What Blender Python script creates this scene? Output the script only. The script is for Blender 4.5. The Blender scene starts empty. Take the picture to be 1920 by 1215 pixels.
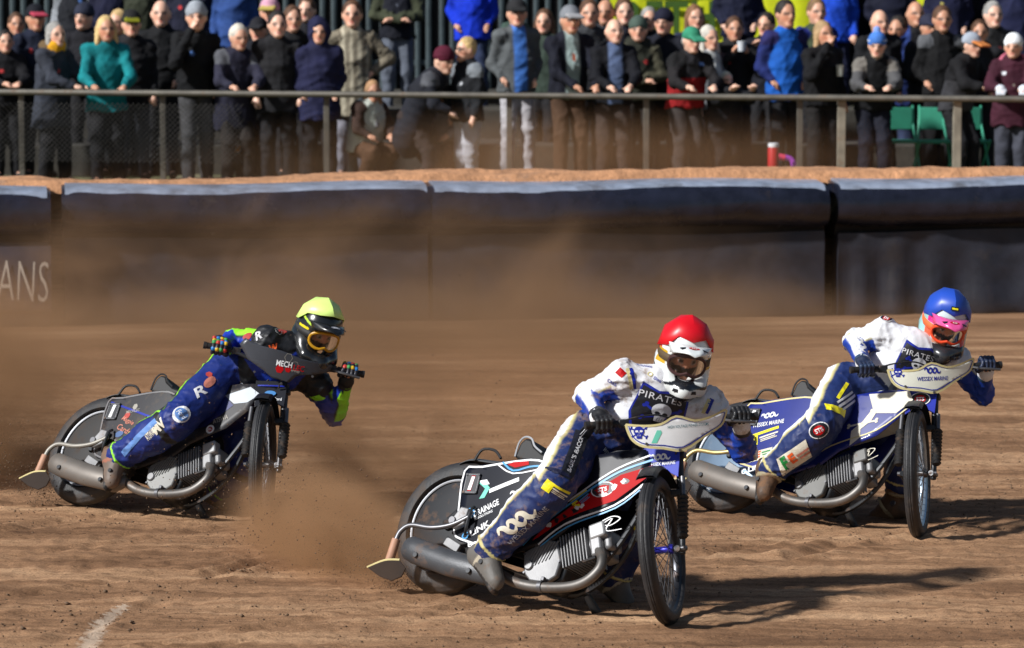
# Speedway race under floodlights: three riders on a dirt track, air fence, railing and crowd.
import bpy, bmesh, math, random
import numpy as np
from mathutils import Vector, Matrix
from mathutils.bvhtree import BVHTree

SC = bpy.context.scene
COL = SC.collection
R = math.radians
random.seed(7)

# ------------------------------------------------------------------ camera
CAM_H, CAM_P, FPX = 2.974, 0.0977, 6617.0
cam = bpy.data.objects.new('camera', bpy.data.cameras.new('camera'))
COL.objects.link(cam)
cam.location = (0, 0, CAM_H)
cam.rotation_euler = (math.pi / 2 - CAM_P, 0, 0)
cam.data.sensor_width = 36.0
cam.data.lens = FPX / 1920 * 36
cam.data.clip_start = 0.5
cam.data.clip_end = 2000
cam.data.dof.use_dof = True
cam.data.dof.focus_distance = 17.8
cam.data.dof.aperture_fstop = 4.2
SC.camera = cam

# ------------------------------------------------------------------ world, floodlight, exposure
SUN_AZ, SUN_EL = R(-149), R(37)          # direction the light comes from (azimuth from +x), elevation
world = bpy.data.worlds.new('World')
SC.world = world
world.use_nodes = True
wn = world.node_tree
bg = wn.nodes['Background']
sky = wn.nodes.new('ShaderNodeTexSky')
sky.sky_type = 'NISHITA'
sky.sun_disc = False
sky.sun_elevation = SUN_EL
sky.sun_rotation = math.pi / 2 - SUN_AZ
wn.links.new(sky.outputs[0], bg.inputs['Color'])
bg.inputs['Strength'].default_value = 0.042
sd = bpy.data.lights.new('floodlight', 'SUN')
sd.energy = 4.2
sd.angle = R(3.5)
sd.color = (1.0, 0.99, 0.975)
sun = bpy.data.objects.new('floodlight', sd)
COL.objects.link(sun)
sun_dir = Vector((math.cos(SUN_AZ) * math.cos(SUN_EL), math.sin(SUN_AZ) * math.cos(SUN_EL), math.sin(SUN_EL)))
sun.rotation_euler = sun_dir.to_track_quat('Z', 'Y').to_euler()
sun.location = sun_dir * 40
SC.view_settings.view_transform = 'Standard'
SC.view_settings.look = 'None'
SC.view_settings.gamma = 1
SC.view_settings.use_curve_mapping = False
SC.view_settings.exposure = 0.38
SC.cycles.use_denoising = True
SC.cycles.max_bounces = 6
SC.cycles.volume_bounces = 1
SC.cycles.volume_step_rate = 1.0
SC.cycles.volume_max_steps = 64
SC.cycles.transparent_max_bounces = 12


# ------------------------------------------------------------------ helpers
def lin(r, g, b):
    f = lambda c: (c / 255 / 12.92) if c / 255 <= 0.04045 else ((c / 255 + 0.055) / 1.055) ** 2.4
    return (f(r), f(g), f(b))


def at(px, py, Y):
    """world point on the ray through a photo pixel at world depth Y"""
    u, v = (px - 960) / FPX, (607.5 - py) / FPX
    c, s = math.cos(CAM_P), math.sin(CAM_P)
    d = (u, c + v * s, -s + v * c)
    k = Y / d[1]
    return Vector((d[0] * k, Y, CAM_H + d[2] * k))


MATS = {}
DIRT = lin(120, 88, 62)


def mat(name, col=(0.5, 0.5, 0.5), rough=0.5, metal=0.0, dirt=0.0, dscale=9.0, bump=0.0, bscale=60.0, var=0.12,
        vcol=False, coat=0.0, dirtcol=DIRT, spec=0.5):
    if name in MATS:
        return MATS[name]
    m = bpy.data.materials.new(name)
    MATS[name] = m
    m.use_nodes = True
    nt = m.node_tree
    b = nt.nodes['Principled BSDF']
    L = nt.links.new
    tc = nt.nodes.new('ShaderNodeTexCoord')
    if vcol:
        a = nt.nodes.new('ShaderNodeAttribute')
        a.attribute_name = 'Col'
        base = a.outputs['Color']
    else:
        rgb = nt.nodes.new('ShaderNodeRGB')
        rgb.outputs[0].default_value = (*col, 1)
        base = rgb.outputs[0]
    n1 = nt.nodes.new('ShaderNodeTexNoise')
    n1.inputs['Scale'].default_value = 7.0
    n1.inputs['Detail'].default_value = 6
    L(tc.outputs['Object'], n1.inputs['Vector'])
    mr = nt.nodes.new('ShaderNodeMapRange')
    mr.inputs['From Min'].default_value = 0.3
    mr.inputs['From Max'].default_value = 0.7
    mr.inputs['To Min'].default_value = 1 - var
    mr.inputs['To Max'].default_value = 1 + var
    L(n1.outputs['Fac'], mr.inputs['Value'])
    mx = nt.nodes.new('ShaderNodeMix')
    mx.data_type = 'RGBA'
    mx.blend_type = 'MULTIPLY'
    mx.inputs['Factor'].default_value = 1
    L(base, mx.inputs['A'])
    L(mr.outputs[0], mx.inputs['B'])
    out = mx.outputs['Result']
    b.inputs['Roughness'].default_value = rough
    if dirt > 0:
        n2 = nt.nodes.new('ShaderNodeTexNoise')
        n2.inputs['Scale'].default_value = dscale
        n2.inputs['Detail'].default_value = 9
        n2.inputs['Roughness'].default_value = 0.68
        L(tc.outputs['Object'], n2.inputs['Vector'])
        cr = nt.nodes.new('ShaderNodeMapRange')
        cr.inputs['From Min'].default_value = 0.72 - 0.4 * dirt
        cr.inputs['From Max'].default_value = 0.88 - 0.4 * dirt
        cr.inputs['To Max'].default_value = min(0.9, 0.45 + dirt * 0.5)
        L(n2.outputs['Fac'], cr.inputs['Value'])
        m2 = nt.nodes.new('ShaderNodeMix')
        m2.data_type = 'RGBA'
        L(cr.outputs[0], m2.inputs['Factor'])
        L(out, m2.inputs['A'])
        m2.inputs['B'].default_value = (*dirtcol, 1)
        out = m2.outputs['Result']
        r2 = nt.nodes.new('ShaderNodeMapRange')
        r2.inputs['To Min'].default_value = rough
        r2.inputs['To Max'].default_value = 0.95
        L(cr.outputs[0], r2.inputs['Value'])
        L(r2.outputs[0], b.inputs['Roughness'])
    L(out, b.inputs['Base Color'])
    b.inputs['Metallic'].default_value = metal
    b.inputs['Coat Weight'].default_value = coat
    b.inputs['Specular IOR Level'].default_value = spec
    if bump > 0:
        n3 = nt.nodes.new('ShaderNodeTexNoise')
        n3.inputs['Scale'].default_value = bscale
        n3.inputs['Detail'].default_value = 5
        L(tc.outputs['Object'], n3.inputs['Vector'])
        bp = nt.nodes.new('ShaderNodeBump')
        bp.inputs['Strength'].default_value = 1.0
        bp.inputs['Distance'].default_value = bump
        L(n3.outputs['Fac'], bp.inputs['Height'])
        L(bp.outputs[0], b.inputs['Normal'])
    return m


def tag(o, label=None, cat=None, group=None, kind=None):
    if label: o['label'] = label
    if cat: o['category'] = cat
    if group: o['group'] = group
    if kind: o['kind'] = kind
    return o


def empty(name, mw=None, label=None, cat=None, group=None):
    o = bpy.data.objects.new(name, None)
    o.empty_display_size = 0.2
    COL.objects.link(o)
    if mw is not None:
        o.matrix_world = mw
    return tag(o, label, cat, group)


def link_mesh(name, me, m, parent=None, smooth=True, sharp=40, kind=None):
    if m is not None and not me.materials:
        for mm in (m if isinstance(m, (list, tuple)) else [m]):
            me.materials.append(mm)
    if smooth and len(me.polygons):
        me.polygons.foreach_set('use_smooth', np.ones(len(me.polygons), bool))
        if sharp:
            me.set_sharp_from_angle(angle=R(sharp))
    o = bpy.data.objects.new(name, me)
    COL.objects.link(o)
    if parent is not None:
        o.parent = parent
    if kind:
        o['kind'] = kind
    return o


def np_mesh(name, v, quads):
    """mesh from an (n,3) array and an (m,4) or (m,3) index array"""
    me = bpy.data.meshes.new(name)
    v = np.asarray(v, np.float32)
    q = np.asarray(quads, np.int32)
    k = q.shape[1]
    me.vertices.add(len(v))
    me.vertices.foreach_set('co', v.ravel())
    me.loops.add(q.size)
    me.loops.foreach_set('vertex_index', q.ravel())
    me.polygons.add(len(q))
    me.polygons.foreach_set('loop_start', np.arange(0, q.size, k, dtype=np.int32))
    me.polygons.foreach_set('loop_total', np.full(len(q), k, np.int32))
    me.update(calc_edges=True)
    return me


def set_col(me, cols):
    a = me.color_attributes.new('Col', 'FLOAT_COLOR', 'POINT')
    c = np.ones((len(cols), 4), np.float32)
    c[:, :3] = cols
    a.data.foreach_set('color', c.ravel())


def V(*a):
    return np.array(a, float)


def unit(a):
    a = np.asarray(a, float)
    return a / max(1e-9, np.linalg.norm(a))


def smooth_path(pts, n=8, closed=False):
    """Catmull-Rom resample"""
    P = [np.asarray(p, float) for p in pts]
    out = []
    m = len(P)
    for i in range(m if closed else m - 1):
        g = (lambda j: P[j % m]) if closed else (lambda j: P[min(max(j, 0), m - 1)])
        p0, p1, p2, p3 = g(i - 1), g(i), g(i + 1), g(i + 2)
        for k in range(n):
            t = k / n
            out.append(0.5 * ((2 * p1) + (-p0 + p2) * t + (2 * p0 - 5 * p1 + 4 * p2 - p3) * t * t + (-p0 + 3 * p1 - 3 * p2 + p3) * t ** 3))
    if not closed:
        out.append(P[-1])
    return out


class MB:
    """collects shapes; build() links them as ONE mesh object"""

    def __init__(s):
        s.v, s.f = [], []

    def add(s, v, f):
        o = len(s.v)
        s.v += [tuple(map(float, p)) for p in v]
        s.f += [tuple(i + o for i in q) for q in f]
        return s

    def box(s, c, size, rot=None):
        c = np.asarray(c, float)
        h = np.asarray(size, float) / 2
        M = np.eye(3) if rot is None else np.asarray(rot, float)
        v = [c + M @ (h * V(x, y, z)) for x in (-1, 1) for y in (-1, 1) for z in (-1, 1)]
        return s.add(v, [(0, 1, 3, 2), (4, 6, 7, 5), (0, 4, 5, 1), (2, 3, 7, 6), (0, 2, 6, 4), (1, 5, 7, 3)])

    def tube(s, path, r, n=10, cap=True, squash=None, closed=False):
        P = [np.asarray(p, float) for p in path]
        m = len(P)
        rr = [r] * m if np.isscalar(r) else list(r)
        T = []
        for i in range(m):
            a, b = (P[(i - 1) % m], P[(i + 1) % m]) if closed else (P[max(i - 1, 0)], P[min(i + 1, m - 1)])
            T.append(unit(b - a))
        ref = V(0, 0, 1) if abs(T[0][2]) < 0.9 else V(1, 0, 0)
        u = unit(np.cross(T[0], ref))
        vs, fs = [], []
        for i in range(m):
            u = unit(u - T[i] * (u @ T[i]))
            w = np.cross(T[i], u)
            for k in range(n):
                a = 2 * math.pi * k / n
                d = u * math.cos(a) + w * math.sin(a)
                if squash is not None:
                    sd_, sf = squash
                    sd_ = unit(sd_)
                    d = d - sd_ * (d @ sd_) * (1 - sf)
                vs.append(P[i] + d * rr[i])
        for i in range(m if closed else m - 1):
            for k in range(n):
                a, b = i * n + k, i * n + (k + 1) % n
                j = ((i + 1) % m) * n
                fs.append((a, b, j + (k + 1) % n, j + k))
        if cap and not closed:
            fs.append(tuple(range(n))[::-1])
            fs.append(tuple((m - 1) * n + k for k in range(n)))
        return s.add(vs, fs)

    def lathe(s, prof, c, axis, n=32, closed=False, a0=0.0, a1=2 * math.pi):
        """prof: (radius, along-axis) pairs; axis: unit vector"""
        c = np.asarray(c, float)
        ax = unit(axis)
        u = unit(np.cross(ax, V(0, 0, 1) if abs(ax[2]) < 0.9 else V(1, 0, 0)))
        w = np.cross(ax, u)
        full = abs(a1 - a0 - 2 * math.pi) < 1e-6
        m = n if full else n + 1
        vs, fs = [], []
        k = len(prof)
        for i in range(m):
            a = a0 + (a1 - a0) * i / n
            d = u * math.cos(a) + w * math.sin(a)
            for r_, z in prof:
                vs.append(c + d * r_ + ax * z)
        for i in range(n):
            j = (i + 1) % m
            for q in range(k if closed else k - 1):
                q2 = (q + 1) % k
                fs.append((i * k + q, j * k + q, j * k + q2, i * k + q2))
        return s.add(vs, fs)

    def prism(s, poly, fn, t0, t1):
        """poly of (a,b); fn(a,b,t) -> 3D; extruded from t0 to t1"""
        n = len(poly)
        vs = [fn(a, b, t0) for a, b in poly] + [fn(a, b, t1) for a, b in poly]
        fs = [tuple(range(n))[::-1], tuple(range(n, 2 * n))] + [(i, (i + 1) % n, n + (i + 1) % n, n + i) for i in range(n)]
        return s.add(vs, fs)

    def xf(s, fn):
        s.v = [tuple(fn(np.array(p))) for p in s.v]
        return s

    def mesh(s, name, recalc=True):
        me = bpy.data.meshes.new(name)
        me.from_pydata(s.v, [], s.f)
        if recalc:
            bm = bmesh.new()
            bm.from_mesh(me)
            bmesh.ops.recalc_face_normals(bm, faces=bm.faces)
            bm.to_mesh(me)
            bm.free()
        me.update()
        return me

    def build(s, name, m, parent=None, smooth=True, sharp=40, bevel=0, kind=None):
        o = link_mesh(name, s.mesh(name), m, parent, smooth, sharp, kind)
        if bevel:
            bv = o.modifiers.new('bevel', 'BEVEL')
            bv.width = bevel
            bv.segments = 2
            bv.limit_method = 'ANGLE'
        return o


# ---- flat lettering and marks: 2D triangles laid on a surface
_tc = {}


def text2d(s, bold=0.0, shear=0.0, space=1.0):
    key = (s, bold, shear, space)
    if key not in _tc:
        cu = bpy.data.curves.new('text', 'FONT')
        cu.body = s
        cu.offset = bold
        cu.shear = shear
        cu.space_character = space
        cu.resolution_u = 3
        cu.fill_mode = 'FRONT'
        ob = bpy.data.objects.new('text', cu)
        me = ob.to_mesh()
        v = np.array([p.co[:2] for p in me.vertices]).reshape(-1, 2)
        me.calc_loop_triangles()
        f = [tuple(t.vertices) for t in me.loop_triangles]
        ob.to_mesh_clear()
        bpy.data.objects.remove(ob)
        bpy.data.curves.remove(cu)
        lo, hi = v.min(0), v.max(0)
        v = (v - (lo + hi) / 2) / (hi[1] - lo[1])
        _tc[key] = (v, f)
    return _tc[key]


def poly2d(pts):
    """ear-clipped polygon -> verts, faces"""
    from mathutils.geometry import tessellate_polygon
    t = tessellate_polygon([[Vector((a, b, 0)) for a, b in pts]])
    return np.array(pts, float), [tuple(x) for x in t]


def disc2d(rx, ry, n=24, c=(0, 0)):
    v = [(c[0] + rx * math.cos(2 * math.pi * i / n), c[1] + ry * math.sin(2 * math.pi * i / n)) for i in range(n)]
    return poly2d(v)


def stroke2d(pts, w, n=6):
    """ribbon along a path in 2D; w scalar or per-point"""
    P = smooth_path([V(a, b, 0) for a, b in pts], n)
    m = len(P)
    ws = [w] * m if np.isscalar(w) else list(np.interp(np.linspace(0, len(w) - 1, m), range(len(w)), w))
    v, f = [], []
    for i in range(m):
        d = unit(P[min(i + 1, m - 1)] - P[max(i - 1, 0)])
        nn = V(-d[1], d[0], 0)
        v += [(P[i] + nn * ws[i] / 2)[:2], (P[i] - nn * ws[i] / 2)[:2]]
        if i:
            f.append((2 * i - 2, 2 * i - 1, 2 * i + 1, 2 * i))
    return np.array(v), f


def join2d(*parts):
    vs, fs, o = [], [], 0
    for v, f in parts:
        vs.append(np.asarray(v))
        fs += [tuple(i + o for i in q) for q in f]
        o += len(v)
    return np.concatenate(vs), fs


def mv(p, c=(0, 0), s=1.0, rot=0.0):
    v, f = p
    ca, sa = math.cos(rot), math.sin(rot)
    sx, sy = (s, s) if np.isscalar(s) else s
    v = v * np.array([sx, sy])
    return np.stack([v[:, 0] * ca - v[:, 1] * sa + c[0], v[:, 0] * sa + v[:, 1] * ca + c[1]], -1), f


def densify(p2, h=.02, tri=True):
    """split a flat mark into small triangles so that it can follow a curved surface"""
    v, f = p2
    bm = bmesh.new()
    vs = [bm.verts.new((a, b, 0)) for a, b in v]
    for q in f:
        try:
            bm.faces.new([vs[i] for i in q])
        except ValueError:
            pass
    if max((e.calc_length() for e in bm.edges), default=0) > h:
        bmesh.ops.triangulate(bm, faces=bm.faces)
        for _ in range(5):
            e = [x for x in bm.edges if x.calc_length() > h]
            if not e: break
            bmesh.ops.subdivide_edges(bm, edges=e, cuts=1)
            bmesh.ops.triangulate(bm, faces=[x for x in bm.faces if len(x.verts) > 3])
    bm.verts.index_update()
    out = np.array([(w.co.x, w.co.y) for w in bm.verts]), [tuple(w.index for w in x.verts) for x in bm.faces]
    bm.free()
    return out


def decal(name, p2, fn, m, parent):
    """p2 laid through fn(u, v) -> 3D point"""
    v, f = densify(p2, .03)
    pts = [fn(a, b) for a, b in v]
    me = bpy.data.meshes.new(name)
    me.from_pydata([tuple(map(float, p)) for p in pts], [], f)
    me.update()
    return link_mesh(name, me, m, parent, smooth=False)


def wave_logo():
    return join2d(*[mv(stroke2d([(-.30, .02), (-.22, .20), (-.08, .12), (.0, -.12), (.14, -.22), (.26, -.05)], [.04, .13, .16, .16, .13, .03]), (.34 * i - .34, 0), 1.0) for i in range(3)])


def skull():
    a = disc2d(.34, .30, 28, (0, .12))
    b = poly2d([(-.2, -.05), (.2, -.05), (.16, -.34), (-.16, -.34)])
    bones = []
    for s in (-1, 1):
        bones.append(mv(stroke2d([(-.62, -.30), (.62, .36)], .10), (0, .0), (s, 1)))
        for ex, ey in ((.62, .36), (-.62, -.30)):
            bones += [disc2d(.08, .08, 10, (s * ex + .05, ey + .06)), disc2d(.08, .08, 10, (s * ex - .02, ey - .06))]
    return join2d(a, b), join2d(*bones), join2d(disc2d(.10, .085, 12, (-.14, .06)), disc2d(.10, .085, 12, (.14, .06)), poly2d([(-.04, -.08), (.04, -.08), (0, .0)]), *[mv(stroke2d([(x, -.2), (x, -.33)], .018)) for x in (-.08, 0, .08)])


# ---- signed-distance bodies: smooth unions meshed with surface nets
class SDF:
    def __init__(s, h):
        s.h, s.p = h, []

    def cone(s, a, b, ra, rb, k=.03, col=0, flat=None):
        s.p.append(dict(t='c', a=V(*a), b=V(*b), ra=ra, rb=rb, k=k, col=col, flat=flat, op=1))
        return s

    def ell(s, c, r, k=.03, col=0, rot=None, op=1):
        s.p.append(dict(t='e', c=V(*c), r=V(*r), k=k, col=col, rot=np.eye(3) if rot is None else np.asarray(rot), op=op))
        return s

    def rbox(s, c, half, rad, k=.02, col=0, rot=None, op=1):
        s.p.append(dict(t='b', c=V(*c), r=V(*half), rad=rad, k=k, col=col, rot=np.eye(3) if rot is None else np.asarray(rot), op=op))
        return s

    @staticmethod
    def ev(p, P):
        if p['t'] == 'c':
            ab = p['b'] - p['a']
            q = P - p['a']
            if p['flat'] is not None:
                fd, ff = p['flat']
                fd = unit(fd)
                q = q + (q @ fd)[..., None] * fd * (1 / ff - 1)
                ab = ab + (ab @ fd) * fd * (1 / ff - 1)
            t = np.clip((q @ ab) / max(1e-9, ab @ ab), 0, 1)
            return np.linalg.norm(q - t[..., None] * ab, axis=-1) - (p['ra'] + (p['rb'] - p['ra']) * t)
        q = (P - p['c']) @ p['rot']
        if p['t'] == 'e':
            k0 = np.linalg.norm(q / p['r'], axis=-1)
            k1 = np.linalg.norm(q / p['r'] ** 2, axis=-1)
            return k0 * (k0 - 1) / np.maximum(k1, 1e-6)
        d = np.abs(q) - (p['r'] - p['rad'])
        return np.linalg.norm(np.maximum(d, 0), axis=-1) + np.minimum(d.max(-1), 0) - p['rad']

    @staticmethod
    def bb(p):
        if p['t'] == 'c':
            m = max(p['ra'], p['rb'])
            return np.minimum(p['a'], p['b']) - m, np.maximum(p['a'], p['b']) + m
        m = np.abs(p['rot']) @ p['r']
        return p['c'] - m, p['c'] + m

    def mesh(s, name, fold=0.0, fs=28.0, seed=0, cut=None, joints=()):
        h = s.h
        add = [p for p in s.p if p['op'] > 0]
        lo = np.min([SDF.bb(p)[0] for p in add], 0) - 4 * h
        hi = np.max([SDF.bb(p)[1] for p in add], 0) + 4 * h
        n = np.ceil((hi - lo) / h).astype(int) + 1
        F = np.full(n, 1.0, np.float32)
        ax = [lo[i] + h * np.arange(n[i]) for i in range(3)]
        for p in s.p:
            a, b = SDF.bb(p)
            mg = max(4 * h, 2.2 * p['k'])
            i0 = np.clip(np.floor((a - mg - lo) / h).astype(int), 0, n)
            i1 = np.clip(np.ceil((b + mg - lo) / h).astype(int) + 1, 0, n)
            sl = tuple(slice(i0[i], i1[i]) for i in range(3))
            if min(i1 - i0) <= 0:
                continue
            G = np.stack(np.meshgrid(*[ax[i][sl[i]] for i in range(3)], indexing='ij'), -1)
            d = SDF.ev(p, G)
            k = p['k']
            f = F[sl]
            if p['op'] > 0:
                hh = np.maximum(k - np.abs(f - d), 0) / k
                F[sl] = np.minimum(f, d) - hh * hh * k / 4
            else:
                hh = np.maximum(k - np.abs(f + d), 0) / k
                F[sl] = np.maximum(f, -d) + hh * hh * k / 4
        if cut is not None:
            G = np.stack(np.meshgrid(*ax, indexing='ij'), -1)
            F = np.maximum(F, cut(G))
        if fold > 0:
            rs = np.random.RandomState(seed)
            G = np.stack(np.meshgrid(*ax, indexing='ij'), -1).astype(np.float32)
            near = np.abs(F) < 5 * h
            Q = G[near]
            w = 0
            for j in range(7):
                d = unit(rs.normal(size=3))
                f_ = fs * (0.6 + 1.0 * rs.rand()) * (1 if j < 4 else 2.1)
                ph = Q @ (d * f_).astype(np.float32) + 1.6 * np.sin(Q @ (unit(rs.normal(size=3)) * f_ * .5).astype(np.float32) + rs.rand() * 6)
                w = w + (1 - np.abs(np.sin(ph * .5))) ** 3 * (1.0 if j < 4 else .6) - .2
            if len(joints):
                g = 0
                for jt in joints:
                    g = np.maximum(g, np.exp(-((Q - jt.astype(np.float32)) ** 2).sum(-1) / .11 ** 2))
                w = w * (.45 + 1.5 * g)
            F[near] -= (fold * w / 1.7).astype(np.float32)
        v, q = surface_nets(F, lo, h)
        me = np_mesh(name, v, q)
        # colours from the nearest shape
        best = np.full(len(v), 1e9)
        cols = np.zeros((len(v), 3))
        for p in add:
            d = SDF.ev(p, v)
            m = d < best
            if not m.any():
                continue
            best[m] = d[m]
            c = p['col']
            cols[m] = c(v[m], p) if callable(c) else c
        set_col(me, cols)
        return me


def surface_nets(F, lo, h):
    ins = F < 0
    n = np.array(F.shape) - 1
    cnt = np.zeros(n, np.int8)
    for dx in (0, 1):
        for dy in (0, 1):
            for dz in (0, 1):
                cnt += ins[dx:dx + n[0], dy:dy + n[1], dz:dz + n[2]]
    act = (cnt > 0) & (cnt < 8)
    idx = np.argwhere(act)
    num = np.full(n, -1, np.int64)
    num[act] = np.arange(len(idx))
    acc = np.zeros((len(idx), 3))
    wt = np.zeros(len(idx))
    C = [(a, b, c) for a in (0, 1) for b in (0, 1) for c in (0, 1)]
    val = {c: F[idx[:, 0] + c[0], idx[:, 1] + c[1], idx[:, 2] + c[2]].astype(float) for c in C}
    for a in C:
        for d in range(3):
            if a[d] == 0:
                b = list(a)
                b[d] = 1
                b = tuple(b)
                fa, fb = val[a], val[b]
                m = (fa < 0) != (fb < 0)
                t = np.where(m, fa / np.where(m, fa - fb, 1), 0)
                p = np.array(a, float)[None] + t[:, None] * (np.array(b) - np.array(a))[None]
                acc += p * m[:, None]
                wt += m
    v = lo + h * (idx + acc / np.maximum(wt, 1)[:, None])
    Q = []
    for d in range(3):
        e1, e2 = [(1, 2), (2, 0), (0, 1)][d]
        sl0 = [slice(1, -1)] * 3
        sl0[d] = slice(0, -1)
        sl1 = [slice(1, -1)] * 3
        sl1[d] = slice(1, None)
        A, B = ins[tuple(sl0)], ins[tuple(sl1)]
        E = np.argwhere(A != B)
        if not len(E):
            continue
        flip = A[A != B]
        off = np.ones(3, int)
        off[d] = 0
        E = E + off
        o1, o2 = np.zeros(3, int), np.zeros(3, int)
        o1[e1], o2[e2] = 1, 1
        g = lambda X: num[X[:, 0], X[:, 1], X[:, 2]]
        q = np.stack([g(E - o1 - o2), g(E - o2), g(E), g(E - o1)], -1)
        q[~flip] = q[~flip][:, ::-1]
        Q.append(q)
    return v, np.concatenate(Q)


def vnoise(x, y, seed=0):
    """2D value noise on arrays, about -1..1"""
    xi, yi = np.floor(x).astype(np.int64), np.floor(y).astype(np.int64)
    fx, fy = x - xi, y - yi
    fx, fy = fx * fx * (3 - 2 * fx), fy * fy * (3 - 2 * fy)

    def hsh(a, b):
        k = (a * 374761393 + b * 668265263 + seed * 974711) & 0x7fffffff
        k = ((k ^ (k >> 13)) * 1274126177) & 0x7fffffff
        return ((k ^ (k >> 16)) & 0xffff) / 32767.5 - 1
    return (hsh(xi, yi) * (1 - fx) + hsh(xi + 1, yi) * fx) * (1 - fy) + (hsh(xi, yi + 1) * (1 - fx) + hsh(xi + 1, yi + 1) * fx) * fy
# ------------------------------------------------------------------ the track
def rut_frame(x, y):
    a, b = 0.70, 0.714
    al = x * a + y * b
    ac = -x * b + y * a + 0.012 * (x + 1.0) ** 2
    return al, ac


def seg_dist(x, y, p, q):
    dx, dy = q[0] - p[0], q[1] - p[1]
    t = np.clip(((x - p[0]) * dx + (y - p[1]) * dy) / (dx * dx + dy * dy), 0, 1)
    return np.hypot(x - p[0] - t * dx, y - p[1] - t * dy), t


def g0(px, py):
    d = at(px, py, 1.0) - Vector((0, 0, CAM_H))
    k = -CAM_H / d.z
    return (d.x * k, d.y * k)


FURROWS = [(g0(1470, 1052), g0(1600, 1018), .035, .05), (g0(1590, 1020), g0(1690, 1003), .03, .04), (g0(380, 1085), g0(560, 1040), .04, .05), (g0(560, 1040), g0(660, 1020), .025, .04),
           (g0(-80, 1010), g0(250, 955), .035, .06), (g0(700, 1185), g0(960, 1120), .018, .06), (g0(1500, 1150), g0(1920, 1070), .016, .08), (g0(90, 1210), g0(330, 1120), .02, .05)]


GROOVES = [(9.6 + .37 * i + .13 * math.sin(i * 5.1), i * 1.7, .022 + .010 * (i % 3)) for i in range(20)]


def track_z(x, y):
    al, ac = rut_frame(x, y)
    z = 0.012 * vnoise(x * .45, y * .3, 1) + 0.008 * vnoise(al * .22, ac * 1.9, 2)
    near = np.clip((31 - y) / 6, 0, 1)
    r = 1 - np.abs(vnoise(al * .5 + 3, ac * 3.6, 3))
    z = z + near * (0.010 * r ** 4 - 0.002)
    z = z + near * 0.006 * vnoise(al * 1.6, ac * 8, 4)
    z = z + near * 0.0050 * vnoise(x * 14, y * 12, 5) * np.clip(.3 + 1.5 * vnoise(al * .8, ac * 2, 6), 0.15, 1.4)
    z = z + near * 0.0055 * vnoise(x * 31, y * 26, 7)
    for c_, ph, wd in GROOVES:
        d = ac - c_ - .10 * np.sin(al * .45 + ph)
        vis = near * np.clip(1.6 * vnoise(al * .35 + ph * 7, al * 0 + ph, 14) + .5, 0, 1)
        z = z + vis * (-.009 * np.exp(-(d / wd) ** 2) + .005 * np.exp(-((np.abs(d) - 2.0 * wd) / wd) ** 2))
    for p, q, dep, w in FURROWS:
        d, t = seg_dist(x, y, p, q)
        d = d + .03 * vnoise(x * 6, y * 6, 9)
        e = np.clip(np.minimum(t, 1 - t) * 8, 0, 1)
        z = z - e * dep * .55 * np.exp(-(d / w) ** 2) + e * dep * .5 * np.exp(-((d - 1.9 * w) / w) ** 2)
    return z


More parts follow.
